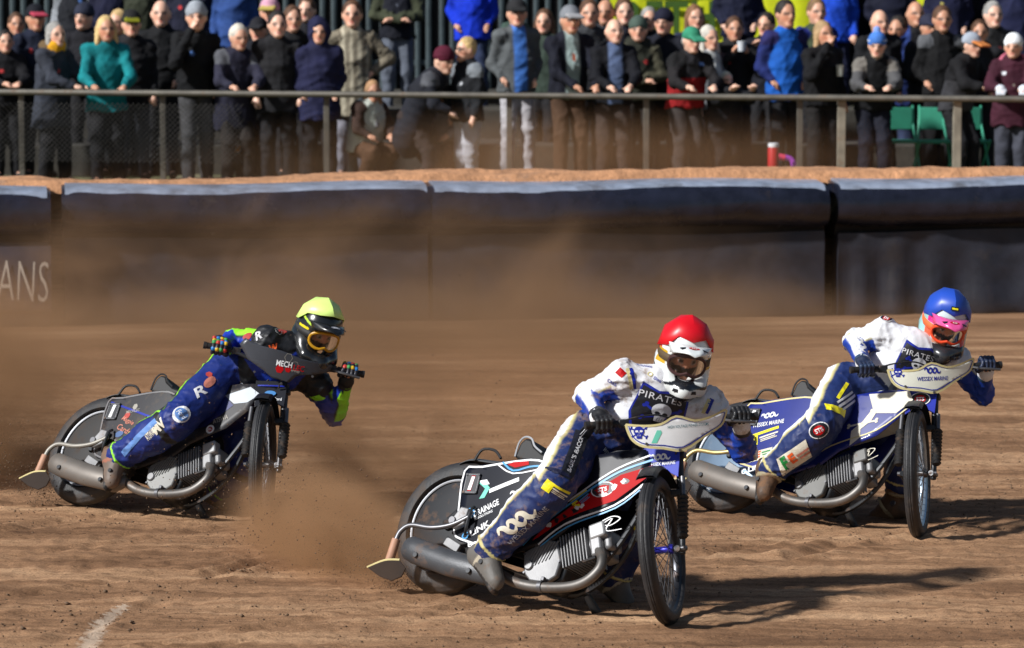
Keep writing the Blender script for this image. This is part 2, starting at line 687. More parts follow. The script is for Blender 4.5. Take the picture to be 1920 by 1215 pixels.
def dirt_material():
    m = bpy.data.materials.new('track dirt')
    m.use_nodes = True
    nt = m.node_tree
    L = nt.links.new
    b = nt.nodes['Principled BSDF']
    b.inputs['Roughness'].default_value = 0.92
    b.inputs['Specular IOR Level'].default_value = 0.2
    tc = nt.nodes.new('ShaderNodeTexCoord')
    mp = nt.nodes.new('ShaderNodeMapping')
    mp.inputs['Rotation'].default_value = (0, 0, R(-45))
    mp.inputs['Scale'].default_value = (0.30, 1.7, 1.0)
    L(tc.outputs['Object'], mp.inputs['Vector'])

    def noise(scale, det, vec, rough=.6, dist=0.0):
        n = nt.nodes.new('ShaderNodeTexNoise')
        n.inputs['Scale'].default_value = scale
        n.inputs['Detail'].default_value = det
        n.inputs['Roughness'].default_value = rough
        n.inputs['Distortion'].default_value = dist
        L(vec, n.inputs['Vector'])
        return n.outputs['Fac']

    def ramp(fac, stops):
        r = nt.nodes.new('ShaderNodeValToRGB')
        e = r.color_ramp.elements
        e[0].position, e[0].color = stops[0][0], (*stops[0][1], 1)
        e[1].position, e[1].color = stops[-1][0], (*stops[-1][1], 1)
        for p, c in stops[1:-1]:
            x = e.new(p)
            x.color = (*c, 1)
        L(fac, r.inputs['Fac'])
        return r.outputs[0]

    def mix(fac, a, b_, mode='MIX'):
        x = nt.nodes.new('ShaderNodeMix')
        x.data_type = 'RGBA'
        x.blend_type = mode
        if isinstance(fac, float):
            x.inputs['Factor'].default_value = fac
        else:
            L(fac, x.inputs['Factor'])
        L(a, x.inputs['A'])
        L(b_, x.inputs['B'])
        return x.outputs['Result']
    streak = noise(1.2, 7, mp.outputs[0], .62, .3)
    c1 = ramp(streak, [(.30, (.150, .076, .039)), (.43, (.255, .137, .071)), (.53, (.36, .202, .108)), (.66, (.50, .305, .172))])
    grit = noise(95, 4, tc.outputs['Object'], .7)
    c2 = ramp(grit, [(.30, (.45, .45, .45)), (.44, (.85, .85, .85)), (.60, (1.05, 1.05, 1.05)), (.74, (1.45, 1.45, 1.42))])
    c3 = mix(1.0, c1, c2, 'MULTIPLY')
    spot = noise(26, 3, tc.outputs['Object'], .55)
    c4 = ramp(spot, [(.26, (.35, .33, .31)), (.36, (1, 1, 1)), (.7, (1, 1, 1)), (.78, (1.15, 1.12, 1.08))])
    mp2 = nt.nodes.new('ShaderNodeMapping')
    mp2.inputs['Rotation'].default_value = (0, 0, R(-52))
    mp2.inputs['Scale'].default_value = (0.5, 9.0, 1.0)
    L(tc.outputs['Object'], mp2.inputs['Vector'])
    lines = noise(1.6, 6, mp2.outputs[0], .7, .6)
    c5 = ramp(lines, [(.34, (.62, .60, .58)), (.5, (1, 1, 1)), (.66, (1.24, 1.26, 1.28))])
    ground_col = mix(1.0, mix(1.0, c3, c4, 'MULTIPLY'), c5, 'MULTIPLY')

    def vm(op, a, b_=None):
        n = nt.nodes.new('ShaderNodeVectorMath')
        n.operation = op
        for k, x in enumerate((a, b_)):
            if x is None: continue
            if hasattr(x, 'is_output'): L(x, n.inputs[k])
            else: n.inputs[k].default_value = x
        return n

    def fm(op, a, b_=0.0, clamp=False):
        n = nt.nodes.new('ShaderNodeMath')
        n.operation = op
        n.use_clamp = clamp
        for k, x in enumerate((a, b_)):
            if hasattr(x, 'is_output'): L(x, n.inputs[k])
            else: n.inputs[k].default_value = x
        return n.outputs[0]
    # worn remains of a pale line, lower left
    for (ax_, ay_), (bx2, by2), wd in ((g0(150, 1240), g0(192, 1168), .050), (g0(192, 1168), g0(232, 1139), .034)):
        ab = (bx2 - ax_, by2 - ay_, 0)
        pa = vm('SUBTRACT', vm('MULTIPLY', tc.outputs['Object'], (1, 1, 0)).outputs[0], (ax_, ay_, 0)).outputs[0]
        t = fm('DIVIDE', vm('DOT_PRODUCT', pa, ab).outputs['Value'], ab[0] ** 2 + ab[1] ** 2, True)
        sc = vm('SCALE', ab)
        L(t, sc.inputs['Scale'])
        d = vm('LENGTH', vm('SUBTRACT', pa, sc.outputs[0]).outputs[0]).outputs['Value']
        d = fm('ADD', d, fm('MULTIPLY', fm('SUBTRACT', noise(30, 5, tc.outputs['Object'], .6), .5), .16))
        mr = nt.nodes.new('ShaderNodeMapRange')
        mr.inputs['From Min'].default_value = wd
        mr.inputs['From Max'].default_value = wd * .45
        mr.inputs['To Max'].default_value = .8
        L(d, mr.inputs['Value'])
        pale = nt.nodes.new('ShaderNodeRGB')
        pale.outputs[0].default_value = (.56, .43, .32, 1)
        ground_col = mix(mr.outputs[0], ground_col, pale.outputs[0])
    L(ground_col, b.inputs['Base Color'])
    bp = nt.nodes.new('ShaderNodeBump')
    bp.inputs['Distance'].default_value = 0.008
    bp.inputs['Strength'].default_value = 0.9
    L(noise(60, 8, tc.outputs['Object'], .7), bp.inputs['Height'])
    L(bp.outputs[0], b.inputs['Normal'])
    return m


def axis_grid(lo, hi, step, far, grow=1.35):
    a = list(np.arange(lo, hi + 1e-6, step))
    s, x = step, a[-1]
    while x < far:
        s *= grow
        x += s
        a.append(x)
    s, x = step, a[0]
    while x > -far:
        s *= grow
        x -= s
        a.insert(0, x)
    return np.array(a)


M_DIRT = dirt_material()
gx, gy = axis_grid(-5.4, 5.4, .021, 400), axis_grid(14.6, 24.0, .024, 24.1)
gy = gy[gy > 14.5]
gy = np.concatenate([-np.geomspace(400, 1, 14), np.linspace(0, 14.4, 24), gy, np.arange(gy[-1] + .06, 33, .06), np.geomspace(34, 400, 12)])
GX, GY = np.meshgrid(gx, gy, indexing='ij')
GZ = track_z(GX, GY)
vi = np.arange(GX.size).reshape(GX.shape)
fq = np.stack([vi[:-1, :-1], vi[1:, :-1], vi[1:, 1:], vi[:-1, 1:]], -1).reshape(-1, 4)
gm = np_mesh('track_ground', np.stack([GX, GY, GZ], -1).reshape(-1, 3), fq)
tag(link_mesh('track_ground', gm, M_DIRT, sharp=0), kind='structure')

# loose clods on the track: nobody could count them
rs = np.random.RandomState(3)
N = 20000
cx_ = rs.uniform(-4.2, 4.2, N)
cy_ = 14.8 + 9 * rs.rand(N) ** 1.3
keep = vnoise(rut_frame(cx_, cy_)[0] * .8, rut_frame(cx_, cy_)[1] * 2.2, 12) > -.25 + .5 * rs.rand(N) - .25
cx_, cy_ = cx_[keep], cy_[keep]
N = len(cx_)
cs = 0.0022 + 0.0065 * rs.rand(N) ** 4 + .012 * (rs.rand(N) > .985) * rs.rand(N)
base = np.array([(1, 0, 0), (-1, 0, 0), (0, 1, 0), (0, -1, 0), (0, 0, 1), (0, 0, -1)], float)
cv = base[None] * (0.6 + .8 * rs.rand(N, 6, 1)) * cs[:, None, None] + rs.normal(size=(N, 6, 3)) * .2 * cs[:, None, None]
cv[:, :, 0] += cx_[:, None]
cv[:, :, 1] += cy_[:, None]
cv[:, :, 2] = cv[:, :, 2] * .75 + (track_z(cx_, cy_) + cs * .35)[:, None]
tri = np.array([(0, 2, 4), (2, 1, 4), (1, 3, 4), (3, 0, 4), (2, 0, 5), (1, 2, 5), (3, 1, 5), (0, 3, 5)])
clod = mat('clod', (.15, .098, .063), .95, var=.35, spec=.15)
tag(link_mesh('loose_dirt', np_mesh('loose_dirt', cv.reshape(-1, 3), (tri[None] + 6 * np.arange(N)[:, None, None]).reshape(-1, 3)), clod, smooth=False),
    'small loose clods of brown dirt strewn over the track', kind='stuff')

# ------------------------------------------------------------------ air fence
M_VINYL = mat('dusty vinyl', lin(28, 31, 44), .26, dirt=.28, dscale=3.2, bump=.012, bscale=5, var=.35, dirtcol=lin(56, 46, 42))
M_VINYL2 = mat('vinyl skirt', lin(36, 37, 46), .5, dirt=.38, dscale=2.2, bump=.006, bscale=7, var=.3, dirtcol=lin(52, 42, 37))
M_SHEEN = mat('painted sheen strip', lin(138, 148, 166), .32, dirt=.55, dscale=2.2, var=.25, bump=.004, bscale=12, dirtcol=lin(64, 62, 66))  # pale tone paints the floodlight sheen on the fence top
M_RECESS_SHADE = mat('painted recess shade', lin(22, 19, 18), .8)  # dark tone painted for the shadow band below the bolster
M_SAND = mat('sandy top', lin(184, 134, 96), .95, var=.3, bump=.02, bscale=22, dirt=.35, dscale=2.0, dirtcol=lin(122, 116, 110))


def sheet(name, x0, x1, y0, y1, prof, nu, m, parent, bulge=0.0, wr=0.0, seed=0, folds=0.0, closed=True, z_end=0.0):
    """profile of (back, z) swept from (x0,y0) to (x1,y1); wrinkled, pinched at both ends"""
    pr = smooth_path([V(a, b, 0) for a, b in prof], 5)
    pr = np.array(pr)[:, :2]
    k = len(pr)
    d = unit(V(x1 - x0, y1 - y0, 0))
    nb = V(-d[1], d[0], 0)
    ln = math.hypot(x1 - x0, y1 - y0)
    cen = pr.mean(0)
    vs = np.zeros((nu + 1, k, 3))
    for i in range(nu + 1):
        t = i / nu
        pin = 1 - bulge * (max(0, 1 - t * nu / 2.5) ** 2 + max(0, 1 - (1 - t) * nu / 2.5) ** 2)
        q = cen + (pr - cen) * pin
        u = t * ln
        w = wr * (vnoise(np.full(k, u * 1.3 + seed), q[:, 1] * 2.5, seed) + .5 * vnoise(np.full(k, u * 4 + seed), q[:, 1] * 5, seed + 1))
        f = folds * (np.sin(u * 17 + 2 * math.sin(u * 2.1)) * (.5 + .5 * math.sin(u * 1.3 + 1))) * np.clip((cen[1] * 2 - q[:, 1]) / cen[1], 0.3, 1)
        sag = wr * 1.2 * math.sin(u * 2.3 + seed)
        for j in range(k):
            p = V(x0, y0, 0) + d * u + nb * (q[j, 0] + w[j] + f[j]) + V(0, 0, q[j, 1] + sag * .4)
            vs[i, j] = p
    idx = np.arange((nu + 1) * k).reshape(nu + 1, k)
    fs = np.stack([idx[:-1, :-1], idx[1:, :-1], idx[1:, 1:], idx[:-1, 1:]], -1).reshape(-1, 4).tolist()
    if closed:
        fs += [(int(idx[i, -1]), int(idx[i + 1, -1]), int(idx[i + 1, 0]), int(idx[i, 0])) for i in range(nu)]
        fs += [tuple(int(a) for a in idx[0]), tuple(int(a) for a in idx[-1][::-1])]
    return MB().add(vs.reshape(-1, 3), fs).build(name, m, parent)


FENCE = [(-10.6, 29.07, -3.93, 30.02), (-3.86, 30.20, -.705, 30.62), (-.702, 30.625, 2.80, 31.12), (2.88, 31.16, 10.4, 32.14)]
FLAB = ['dark air fence section with pale capital letters on its panel, at the left edge', 'dusty dark air fence section behind the rider in the yellow helmet cover',
        'dark air fence section behind the rider in the red helmet cover', 'dark air fence section with upright folds, behind the rider in the blue helmet cover']
for i, (x0, y0, x1, y1) in enumerate(FENCE):
    e = empty('air_fence', Matrix.Identity(4), FLAB[i], 'air fence', 'air fence sections along the track')
    tz = 1.175
    sheet('top_bolster', x0, x1, y0, y1, [(.42, .80), (.10, .785), (-.045, .86), (-.075, .98), (-.035, 1.09), (.07, 1.158), (.24, tz), (.45, tz + .01), (.62, 1.16), (.66, .95)], 60, M_VINYL, e, .06, .026, i * 7 + 1)
    sheet('panel_skirt', x0 + .02, x1 - .02, y0, y1, [(.09, .735), (.075, .6), (.06, .3), (.05, -.03), (.30, -.03), (.30, .735)], 110, M_VINYL2, e, .0, .026, i * 5 + 2, .030 if i == 3 else .006)
    sheet('recess_shade_band', x0 + .01, x1 - .01, y0, y1, [(.16, .70), (.16, .84), (.5, .84), (.5, .70)], 30, M_RECESS_SHADE, e)  # dark band: shadow in the recess under the bolster, put into colour
    sheet('top_sheen_strip', x0 + .03, x1 - .03, y0, y1, [(.000, 1.118), (.07, 1.165), (.24, tz + .010), (.44, tz + .018), (.44, tz), (.24, tz - .012), (.09, 1.14)], 60, M_SHEEN, e, .0, .024, i * 7 + 1)  # strip added for the bolster's top highlight, sheen put into its colour
    d = unit(V(x1 - x0, y1 - y0, 0))
    if i:
        p = V(x0, y0, 0) + d * .10 + V(d[1], -d[0], 0) * .006
        MB().box(p + V(0, 0, .92) + V(.03, 0, 0), (.085, .012, .045), np.array([[d[0], -d[1], 0], [d[1], d[0], 0], [0, 0, 1]])).build('maker_tag', mat('tag cloth', lin(150, 116, 60), .8, var=.3), e, bevel=.002)
    if i == 0:
        t2 = text2d('ANS', -.012, 0, 1.05)
        c = at(43, 527, 29.97)
        sl = d[1] / d[0]
        decal('fence_lettering', mv(t2, (0, 0), (.152, .345), R(-3)), lambda u, v: (c.x + u, 29.97 + u * sl + .0, c.z + v), mat('faded letter paint', lin(190, 182, 170), .8, dirt=.3, dscale=12), e)
        sheet('banner_panel', x0 + .1, x1 + .0, y0 - .02, y1 - .02, [(.03, .70), (.02, .5), (.02, .18), (.06, .18), (.06, .70)], 40, mat('banner cloth', lin(46, 46, 60), .6, dirt=.3, dscale=3, var=.3, dirtcol=lin(80, 66, 56)), e, 0, .006, 9)
# dirt lying on and behind the fence
bx_, by_ = np.linspace(-12, 12, 280), np.concatenate([np.linspace(0, .9, 16), np.linspace(1.0, 2.8, 10)])
BX, BT = np.meshgrid(bx_, by_, indexing='ij')
fy = np.interp(BX, [-12, -3.9, -.7, 2.84, 12], [29.44, 30.58, 31.06, 31.55, 32.74])
BZ = 1.245 + .035 * vnoise(BX * .9, BT * 2.5, 21) + .02 * vnoise(BX * 3.1, BT * 5, 22) + .008 * vnoise(BX * 14, BT * 14, 23)
BZ = BZ + .03 * np.clip(BX * .3, -1, .3)
BZ = np.where(BT < .12, BZ - .11 * (1 - BT / .12) ** 1.5, BZ)
BZ = np.where(BT > .75, BZ - .42 * np.clip((BT - .75) / 1.6, 0, 1), BZ)
vi = np.arange(BX.size).reshape(BX.shape)
fq = np.stack([vi[:-1, :-1], vi[1:, :-1], vi[1:, 1:], vi[:-1, 1:]], -1).reshape(-1, 4)
tag(link_mesh('dirt_bank', np_mesh('dirt_bank', np.stack([BX, fy + BT, BZ], -1).reshape(-1, 3), fq), M_SAND, sharp=0), kind='structure')

# ------------------------------------------------------------------ spectator ground, terrace steps
Z0 = 0.78
M_GRASS = mat('trodden grass', lin(92, 92, 58), .95, var=.4, bump=.03, bscale=30, dirt=.5, dscale=1.5, dirtcol=lin(132, 122, 104))
M_CONC = mat('step concrete', lin(58, 55, 49), .9, var=.25, bump=.006, bscale=25, dirt=.3, dscale=3, dirtcol=lin(84, 76, 64))
sx_, sy_ = np.linspace(-40, 40, 240), np.concatenate([np.linspace(32.2, 39.6, 60), [60, 120, 400]])
SX, SY = np.meshgrid(sx_, sy_, indexing='ij')
vi = np.arange(SX.size).reshape(SX.shape)
fq = np.stack([vi[:-1, :-1], vi[1:, :-1], vi[1:, 1:], vi[:-1, 1:]], -1).reshape(-1, 4)
tag(link_mesh('viewing_ground', np_mesh('viewing_ground', np.stack([SX, SY, Z0 + .02 * vnoise(SX * 2, SY * 2, 31)], -1).reshape(-1, 3), fq), M_GRASS, sharp=0), kind='structure')
mb = MB()
for k, (ya, yb, z) in enumerate([(39.4, 41.0, 1.02), (41.0, 42.6, 1.36), (42.6, 46, 1.46)]):
    mb.box((0, (ya + yb) / 2, (z + .2) / 2 + .1), (30, yb - ya - .004, z - .2))
tag(mb.build('terrace_steps', M_CONC, smooth=False, bevel=.02), kind='structure')

# ------------------------------------------------------------------ railing
M_RAIL = mat('galvanised rail', lin(96, 92, 84), .55, .35, dirt=.35, dscale=8, var=.25)
rail = empty('railing', Matrix.Identity(4), 'weathered metal crowd railing running in front of the spectators', 'railing')


def rail_pt(px, py):
    Y = 37.15 - 2.2 * px / 1920
    return at(px, py, Y)


RZ = 1.785
ra_, rb_ = rail_pt(-720, 172), rail_pt(2640, 186)
ra_.z = rb_.z = RZ
MB().tube([ra_, rb_], .032, 12).build('top_rail', M_RAIL, rail)
for px in (-640, -300, 2080, 2400, 40, 305, 612, 955, 1212, 1500, 1578, 1795):
    p = rail_pt(px, 180)
    wide = .05 if px in (1578, 1795) else .036
    MB().box((p.x, p.y + .0, (Z0 - .1 + RZ - .028) / 2), (wide * 1.6, wide * 1.6, RZ - .028 - Z0 + .1)).build('post', M_RAIL if px not in (1578, 1795) else mat('pale post', lin(128, 122, 108), .8, dirt=.4, var=.3), rail, bevel=.004)
# sagging chain-link below the rail at the left end: too fine to pick apart
mb = MB()
for s in (-1, 1):
    for k in range(52):
        u0 = k * .055
        pts = []
        for j in range(9):
            t = j / 8
            x = -5.45 + u0 + s * (t - .5) * .62
            if not (-5.5 < x < -2.75): continue
            pts.append(V(x, np.interp(x, [ra_.x, rb_.x], [ra_.y, rb_.y]) - .02 + .02 * math.sin(x * 5), Z0 + .28 + t * .62))
        if len(pts) > 1:
            mb.tube(pts, .0028, 4, cap=False)
mb.build('chain_link', mat('mesh wire', lin(70, 68, 66), .5, .6), rail, kind='stuff')

# ------------------------------------------------------------------ palisade and banner behind the crowd
M_PAL = mat('palisade steel', lin(70, 82, 86), .5, .3, var=.3, dirt=.2)
M_DARK = mat('dark sheeting', lin(14, 15, 17), .8, var=.3)
pal = empty('palisade_fence', Matrix.Identity(4), 'tall dark palisade fence of upright grey pales behind the crowd', 'fence')
MB().box((0, 45.35, 2.9), (26, .05, 3.4)).build('backing_sheet', M_DARK, pal, smooth=False)
slat = MB()
slat.prism([(-.034, -.012), (-.034, .012), (-.012, -.002), (.012, -.002), (.034, .012), (.034, -.012), (.012, -.022), (-.012, -.022)], lambda a, b, t: (a, b, t), 0, 3.0)
sm = slat.mesh('pale')
sm.materials.append(M_PAL)
for k in range(122):
    x = -8.2 + k * .152 + .01 * math.sin(k * 3.7)
    o = bpy.data.objects.new('pale', sm)
    COL.objects.link(o)
    o.parent = pal
    o.location = (x, 45.2, 1.46)
for z in (1.9, 3.9):
    MB().box((0, 45.245, z), (26, .05, .06)).build('cross_rail', M_PAL, pal, smooth=False)

ban = empty('advertising_banner', Matrix.Identity(4), 'yellow green banner with dark green capital letters hung behind the crowd', 'banner')
by0, by1 = at(1143, 0, 44.9), at(1838, 0, 44.9)
nb = 60
vv, ff = [], []
for i in range(nb + 1):
    for j in range(13):
        t, w = i / nb, j / 12
        vv.append((by0.x + (by1.x - by0.x) * t, 44.9 + .02 * math.sin(t * 31 + w * 3) * (.4 + w) + .012 * math.sin(t * 70), 1.62 + 1.9 * w))
        if i and j:
            a = i * 13 + j
            ff.append((a - 14, a - 1, a, a - 13))
MB().add(vv, ff).build('banner_cloth', mat('yellow banner', lin(206, 214, 20), .6, var=.12), ban)
c = at(1285, 32, 44.84)
decal('banner_lettering', mv(text2d('RETHO', .035, 0, 1.12), (0, 0), (.36, .42)), lambda u, v: (c.x + u, 44.84, c.z + v), mat('banner letters', lin(56, 88, 14), .7), ban)
c2 = at(1270, -18, 44.84)
decal('banner_stripe', poly2d([(-.9, -.05), (.9, -.05), (.9, .02), (-.9, .02)]), lambda u, v: (c2.x + u, 44.84, c2.z + v), mat('banner letters'), ban)
# ------------------------------------------------------------------ speedway bikes
def axrot(d, a):
    d = unit(d)
    K = np.array([[0, -d[2], d[1]], [d[2], 0, -d[0]], [-d[1], d[0], 0]])
    return np.eye(3) + math.sin(a) * K + (1 - math.cos(a)) * K @ K


RK = 0.31
AX = V(-math.sin(RK), 0, math.cos(RK))
A0 = V(1.37, 0, 0)


class Pose:
    """where a bike stands: local x forward, y left, z up from the rear tyre's contact point"""

    def __init__(s, X, Y, yaw, lean, st):
        s.M = Matrix.Translation((X, Y, .012)) @ Matrix.Rotation(yaw, 4, 'Z') @ Matrix.Rotation(-lean, 4, 'X')
        s.Rm = np.array(s.M.to_3x3())
        s.t = np.array(s.M.translation)
        s.S = axrot(AX, st)

    def steer(s, p):
        return A0 + s.S @ (np.asarray(p, float) - A0)

    def ray(s, px, py):
        o = V(0, 0, CAM_H)
        d = np.array(at(px, py, 1.0)) - o
        return s.Rm.T @ (o - s.t), unit(s.Rm.T @ d)

    def inv(s, px, py, yl):
        o, d = s.ray(px, py)
        return o + d * ((yl - o[1]) / d[1])


BLK = mat('black rubber', (.012, .012, .013), .6, dirt=.45, dscale=14, dirtcol=lin(88, 70, 55))
TYRE = mat('tyre rubber', (.022, .022, .024), .55, dirt=.5, dscale=7, var=.3, dirtcol=lin(84, 70, 58), bump=.002, bscale=90)
STEEL = mat('steel', (.17, .17, .18), .42, .8, dirt=.35, dscale=12, var=.15)
ALLOY = mat('cast alloy', (.24, .24, .245), .48, .55, dirt=.3, dscale=12, var=.25, bump=.0003, bscale=140)
DKMET = mat('dark metal', (.05, .052, .056), .4, .6, dirt=.4, dscale=10, var=.2)
PIPE = mat('heated pipe', (.16, .15, .14), .5, .7, dirt=.45, dscale=9, var=.3)
MUFF = mat('muffler carbon', (.055, .058, .064), .42, .2, dirt=.45, dscale=10, var=.3, bump=.001, bscale=200)
WHITE = mat('white print', (.78, .79, .80), .5, dirt=.12, dscale=14, var=.05)
BLACKP = mat('black print', (.010, .011, .016), .45, dirt=.15, dscale=14)
GOLDP = mat('pale gold print', lin(206, 194, 140), .5, dirt=.12)
REDP = mat('red print', lin(176, 8, 14), .6, dirt=.1, spec=.2)
BLUEP = mat('light blue print', lin(70, 150, 206), .42, dirt=.1)
NAVYP = mat('royal blue print', lin(22, 40, 150), .42, dirt=.12)
YELP = mat('yellow print', lin(232, 220, 30), .5, dirt=.12)
GRNP = mat('green print', lin(24, 130, 60), .5, dirt=.1)
TEALP = mat('mint print', lin(110, 206, 180), .5, dirt=.1)
LEATH = mat('leather flap', lin(44, 34, 28), .8, dirt=.3, bump=.001)
HOSE = mat('pale hose', lin(170, 128, 104), .6, dirt=.4, dscale=20)
CHAINM = mat('chain', (.1, .09, .08), .5, .7, dirt=.4)

PANEL = [(.064, .600), (.17, .628), (.461, .685), (.56, .677), (.768, .723), (.952, .780), (1.065, .800), (1.105, .735), (1.085, .632), (.992, .51), (.798, .385), (.717, .298), (.494, .2), (.411, .207), (.161, .24), (.103, .274), (.102, .355)]


def py_panel(x, z):
    """how far the side panel bulges out at (x, z)"""
    return .112 + .030 * math.exp(-((x - .45) / .35) ** 2) - .030 * max(0, (x - .85) / .3) + .012 * math.cos((z - .45) * 5)


def panel_shell(sgn):
    """thin curved side panel"""
    v, f = poly2d(PANEL)
    bm = bmesh.new()
    vs = [bm.verts.new((a, 0, b)) for a, b in v]
    for q in f:
        bm.faces.new([vs[i] for i in q])
    for _ in range(4):
        e = [x for x in bm.edges if x.calc_length() > .06]
        if not e: break
        bmesh.ops.subdivide_edges(bm, edges=e, cuts=1)
        bmesh.ops.triangulate(bm, faces=bm.faces)
    for w in bm.verts:
        w.co.y = sgn * py_panel(w.co.x, w.co.z)
    bmesh.ops.recalc_face_normals(bm, faces=bm.faces)
    me = bpy.data.meshes.new('side_panel')
    bm.to_mesh(me)
    bm.free()
    return me


def wheel(bike, name, c, axis, Rw, half, rim_r, disc, hubm, mrim, ts=None):
    """wheel as a part: the tyre is its mesh; rim, hub, spokes or disc below it"""
    ts = ts or (lambda p: p)
    pr = []
    for i in range(25):
        a = math.pi * (i / 24) - math.pi / 2
        w = math.sin(a) * half
        r_ = rim_r + (Rw - rim_r) * (max(0, math.cos(a)) ** .72)
        if -.35 < math.sin(a) < .35 or .5 < abs(math.sin(a)) < .75:
            r_ -= .0035 * (i % 2)
        pr.append((r_, w))
    pr += [(rim_r - .008, half * .72), (rim_r - .008, -half * .72)]
    t = MB().lathe(pr, c, axis, 72, closed=True).xf(ts).build(name, TYRE, bike, sharp=60)
    rim = MB().lathe([(rim_r + .006, half * .62), (rim_r - .004, half * .70), (rim_r - .022, half * .40), (rim_r - .026, 0), (rim_r - .022, -half * .40), (rim_r - .004, -half * .70), (rim_r + .006, -half * .62)], c, axis, 64, closed=True).xf(ts).build('rim', mrim, t)
    MB().lathe([(.0, .055), (.022, .055), (.024, .04), (.016, .03), (.016, -.03), (.024, -.04), (.022, -.055), (.0, -.055)], c, axis, 20).xf(ts).build('hub', hubm, t)
    if disc:
        MB().lathe([(.03, half * .75), (.16, half * .72), (rim_r - .026, half * .52), (rim_r - .026, half * .42), (.03, half * .5)], c, axis, 48, closed=True).xf(ts).build('wheel_disc', disc, t)
        MB().lathe([(.03, -half * .75), (.16, -half * .72), (rim_r - .026, -half * .52), (rim_r - .026, -half * .42), (.03, -half * .5)], c, axis, 48, closed=True).xf(ts).build('wheel_disc', disc, t)
        MB().lathe([(rim_r - .026, -half * .64), (rim_r - .020, -half * .72), (rim_r - .016, -half * .72), (rim_r - .018, -half * .5)], c, axis, 64).xf(ts).build('rim_ring', mat('ring steel', (.30, .31, .33), .5, .6, dirt=.3), t)
    else:
        mb = MB()
        ax = unit(axis)
        u = unit(np.cross(ax, V(0, 0, 1)))
        w = np.cross(ax, u)
        for k in range(36):
            a = 2 * math.pi * k / 36
            b = a + (.42 if k % 4 < 2 else -.42)
            s = 1 if k % 2 else -1
            mb.tube([np.asarray(c) + ax * s * .036 + (u * math.cos(b) + w * math.sin(b)) * .022, np.asarray(c) + (u * math.cos(a) + w * math.sin(a)) * (rim_r - .022)], .0021, 5, cap=False)
        mb.xf(ts).build('spokes', STEEL, t, kind='stuff')
    return t


